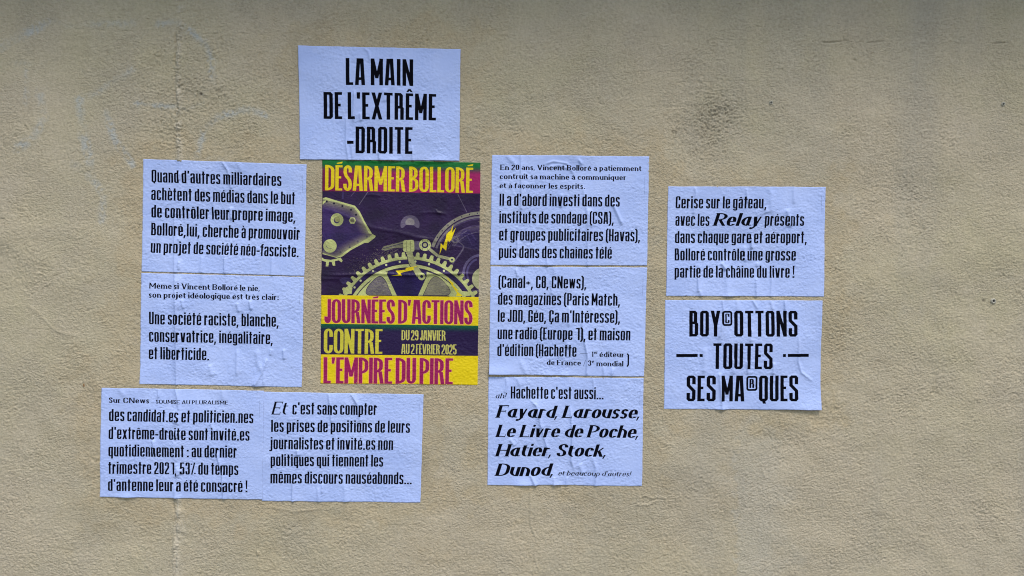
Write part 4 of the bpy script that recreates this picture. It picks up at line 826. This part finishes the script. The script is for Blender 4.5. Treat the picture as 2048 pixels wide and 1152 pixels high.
SB = .00185
def paste_sheet(name, d, size, img, colour, lift=0., creases=None, strength=1., relief=(.62, .30), label=None, cat='paper sheet', group=None):
    W_, H_ = size; q = [wall_pt(*c) for c in d['q']]; hm_ = homog([(0, 0), (1, 0), (1, 1), (0, 1)], q)
    nu, nv = int(W_ / SB), int(H_ / SB); U, Vv = np.meshgrid(np.linspace(0, 1, nu), np.linspace(0, 1, nv))
    x, z = hmap(hm_, U, Vv)
    r = random.Random(name); ph = r.uniform(0, 50)
    wob = lambda t, p: .0002 * np.sin(t * 23 + p) + .00015 * np.sin(t * 61 + 2 * p)      # hand-cut, slightly wavy edges
    x = x + wob(Vv, ph) * np.exp(-np.minimum(U, 1 - U) * 60); z = z + wob(U, ph + 2) * np.exp(-np.minimum(Vv, 1 - Vv) * 60)
    px, py = hmap(H_w2p, x, z); ox, oy, k = d['o']
    h0, h1, h2 = sample(Hw, x, z), sample(Hs1, x, z), sample(Hs2, x, z)
    sm = np.clip(.10 + .22 * sample(nz3, x, z) + .22 * sample(nz1, x, z), 0, 1)
    for (cx, cy), rr in d.get('sm', ()):
        e = np.exp(-(((px - ox) * k - cx) ** 2 + ((py - oy) * k - cy) ** 2) / (2 * (rr * .8) ** 2)); sm = np.maximum(sm, sst(e + .10 * sample(nz2, x, z), .25, .75))
    for pts in ([] if creases else d['c']):          # the paper bridges the grain beside a fold
        dd, _ = dist_line(px, py, [(ox + a / k, oy + b / k) for a, b in pts]); sm = np.maximum(sm, .85 * np.exp(-(dd * MPP / .0075) ** 2))
    for (cx, cy), mm, rx, ry in d.get('l', ()):
        sm = np.maximum(sm, .9 * np.exp(-((((px - ox) * k - cx) / rx) ** 2 + (((py - oy) * k - cy) / ry) ** 2)))
    a0, a1 = relief
    emb = h0 * a0 + h1 * a1 + h2 * (1 - a0 - a1)
    hgt = emb * (1 - sm) + (h2 + .00035 + .1 * (h1 - h2)) * sm + .0007
    hgt = np.maximum(hgt, h1 + .0002) if False else hgt
    for pts in (creases or d['c']):
        big = 0
        if isinstance(pts, dict): hh, sg, mir = pts['h'], pts['s'], pts.get('a', 0); pts = pts['p']
        else:
            hh = r.uniform(.0019, .0038); sg = r.choice((.0020, .0023, .0028, .0045)); mir = r.uniform(-1, 1)
        P_ = [(ox + a / k, oy + b / k) for a, b in pts]
        dd, t = dist_line(px, py, P_); dm = dd * MPP; end = np.clip(t / .15, 0, 1) * np.clip((1 - t) / .15, 0, 1)
        if min(b for a, b in P_) < min(c[1] for c in d['q']) + 12 or max(b for a, b in P_) > max(c[1] for c in d['q']) - 12: end = np.maximum(end, .85)
        hgt = hgt + strength * end * (hh * np.exp(-.5 * (dm / sg) ** 2) + .35 * hh * np.exp(-.5 * (dm / (sg * 3.5)) ** 2))
    for (cx, cy), mm, rx, ry in d.get('l', ()):
        X_, Y_ = (px - ox) * k - cx, (py - oy) * k - cy
        hgt = hgt + mm * .001 * np.exp(-.5 * ((X_ / rx) ** 2 + (Y_ / ry) ** 2))
    hgt = hgt + lift
    P = np.stack([x, -hgt, z], -1)
    me = grid_mesh(name, P[::-1], uv=np.stack([U, 1 - Vv], -1)[::-1], skirt=.00025)
    o = link(name, me, paper_material(name + '_print', img, colour)); c0 = P.reshape(-1, 3).mean(0)
    me.transform(mathutils.Matrix.Translation((-c0[0], 0, -c0[2]))); o.location = (c0[0], 0, c0[2])
    # bump noises read world position, so the object may be moved freely
    tag(o, label, cat, group); return o

POSTER['l'] = [((700, 72), 2, 70, 14), ((1350, 78), 3, 90, 16), ((1990, 430), 1.5, 40, 60)]
POSTER['sm'] = []
def zc(p, o=(630, 460)):                          # creases read from the second survey detail
    return [(a, b + (o[1] - 310) * 6.0235) for a, b in p]
PC = [dict(p=[(40, 660), (200, 672), (420, 760), (700, 880), (1000, 930), (1250, 1000), (1500, 1020)], h=.0016, s=.0035),
      dict(p=zc([(40, 532), (300, 545), (500, 535), (750, 525), (1150, 545), (1500, 525), (2050, 535)]), h=.0030, s=.0026), dict(p=zc([(40, 585), (300, 590), (520, 560)]), h=.0014, s=.003),
      dict(p=[(600, 485), (700, 478), (800, 492)], h=.0012, s=.002), dict(p=[(1250, 695), (1430, 690), (1600, 712)], h=.0012, s=.002), dict(p=[(900, 110), (1050, 118), (1200, 108)], h=.0010, s=.002),
      dict(p=[(1450, 655), (1475, 690), (1530, 705)], h=.0018, s=.0016), dict(p=[(1500, 180), (1700, 170), (1850, 190)], h=.0008, s=.003), dict(p=zc([(1200, 80), (1500, 140), (1800, 150)]), h=.001, s=.003)]
order = list(SHEETS)
for i, key in enumerate(order):
    d = SHEETS[key]
    paste_sheet('paper_sheet', d, (.42, .297), make_image('print_' + key, print_sheet(d), False), False, lift={'title': .0016, 'bottom_left': .0009}.get(key, 0.), label=d['lab'], group='white paper sheets pasted on the wall')
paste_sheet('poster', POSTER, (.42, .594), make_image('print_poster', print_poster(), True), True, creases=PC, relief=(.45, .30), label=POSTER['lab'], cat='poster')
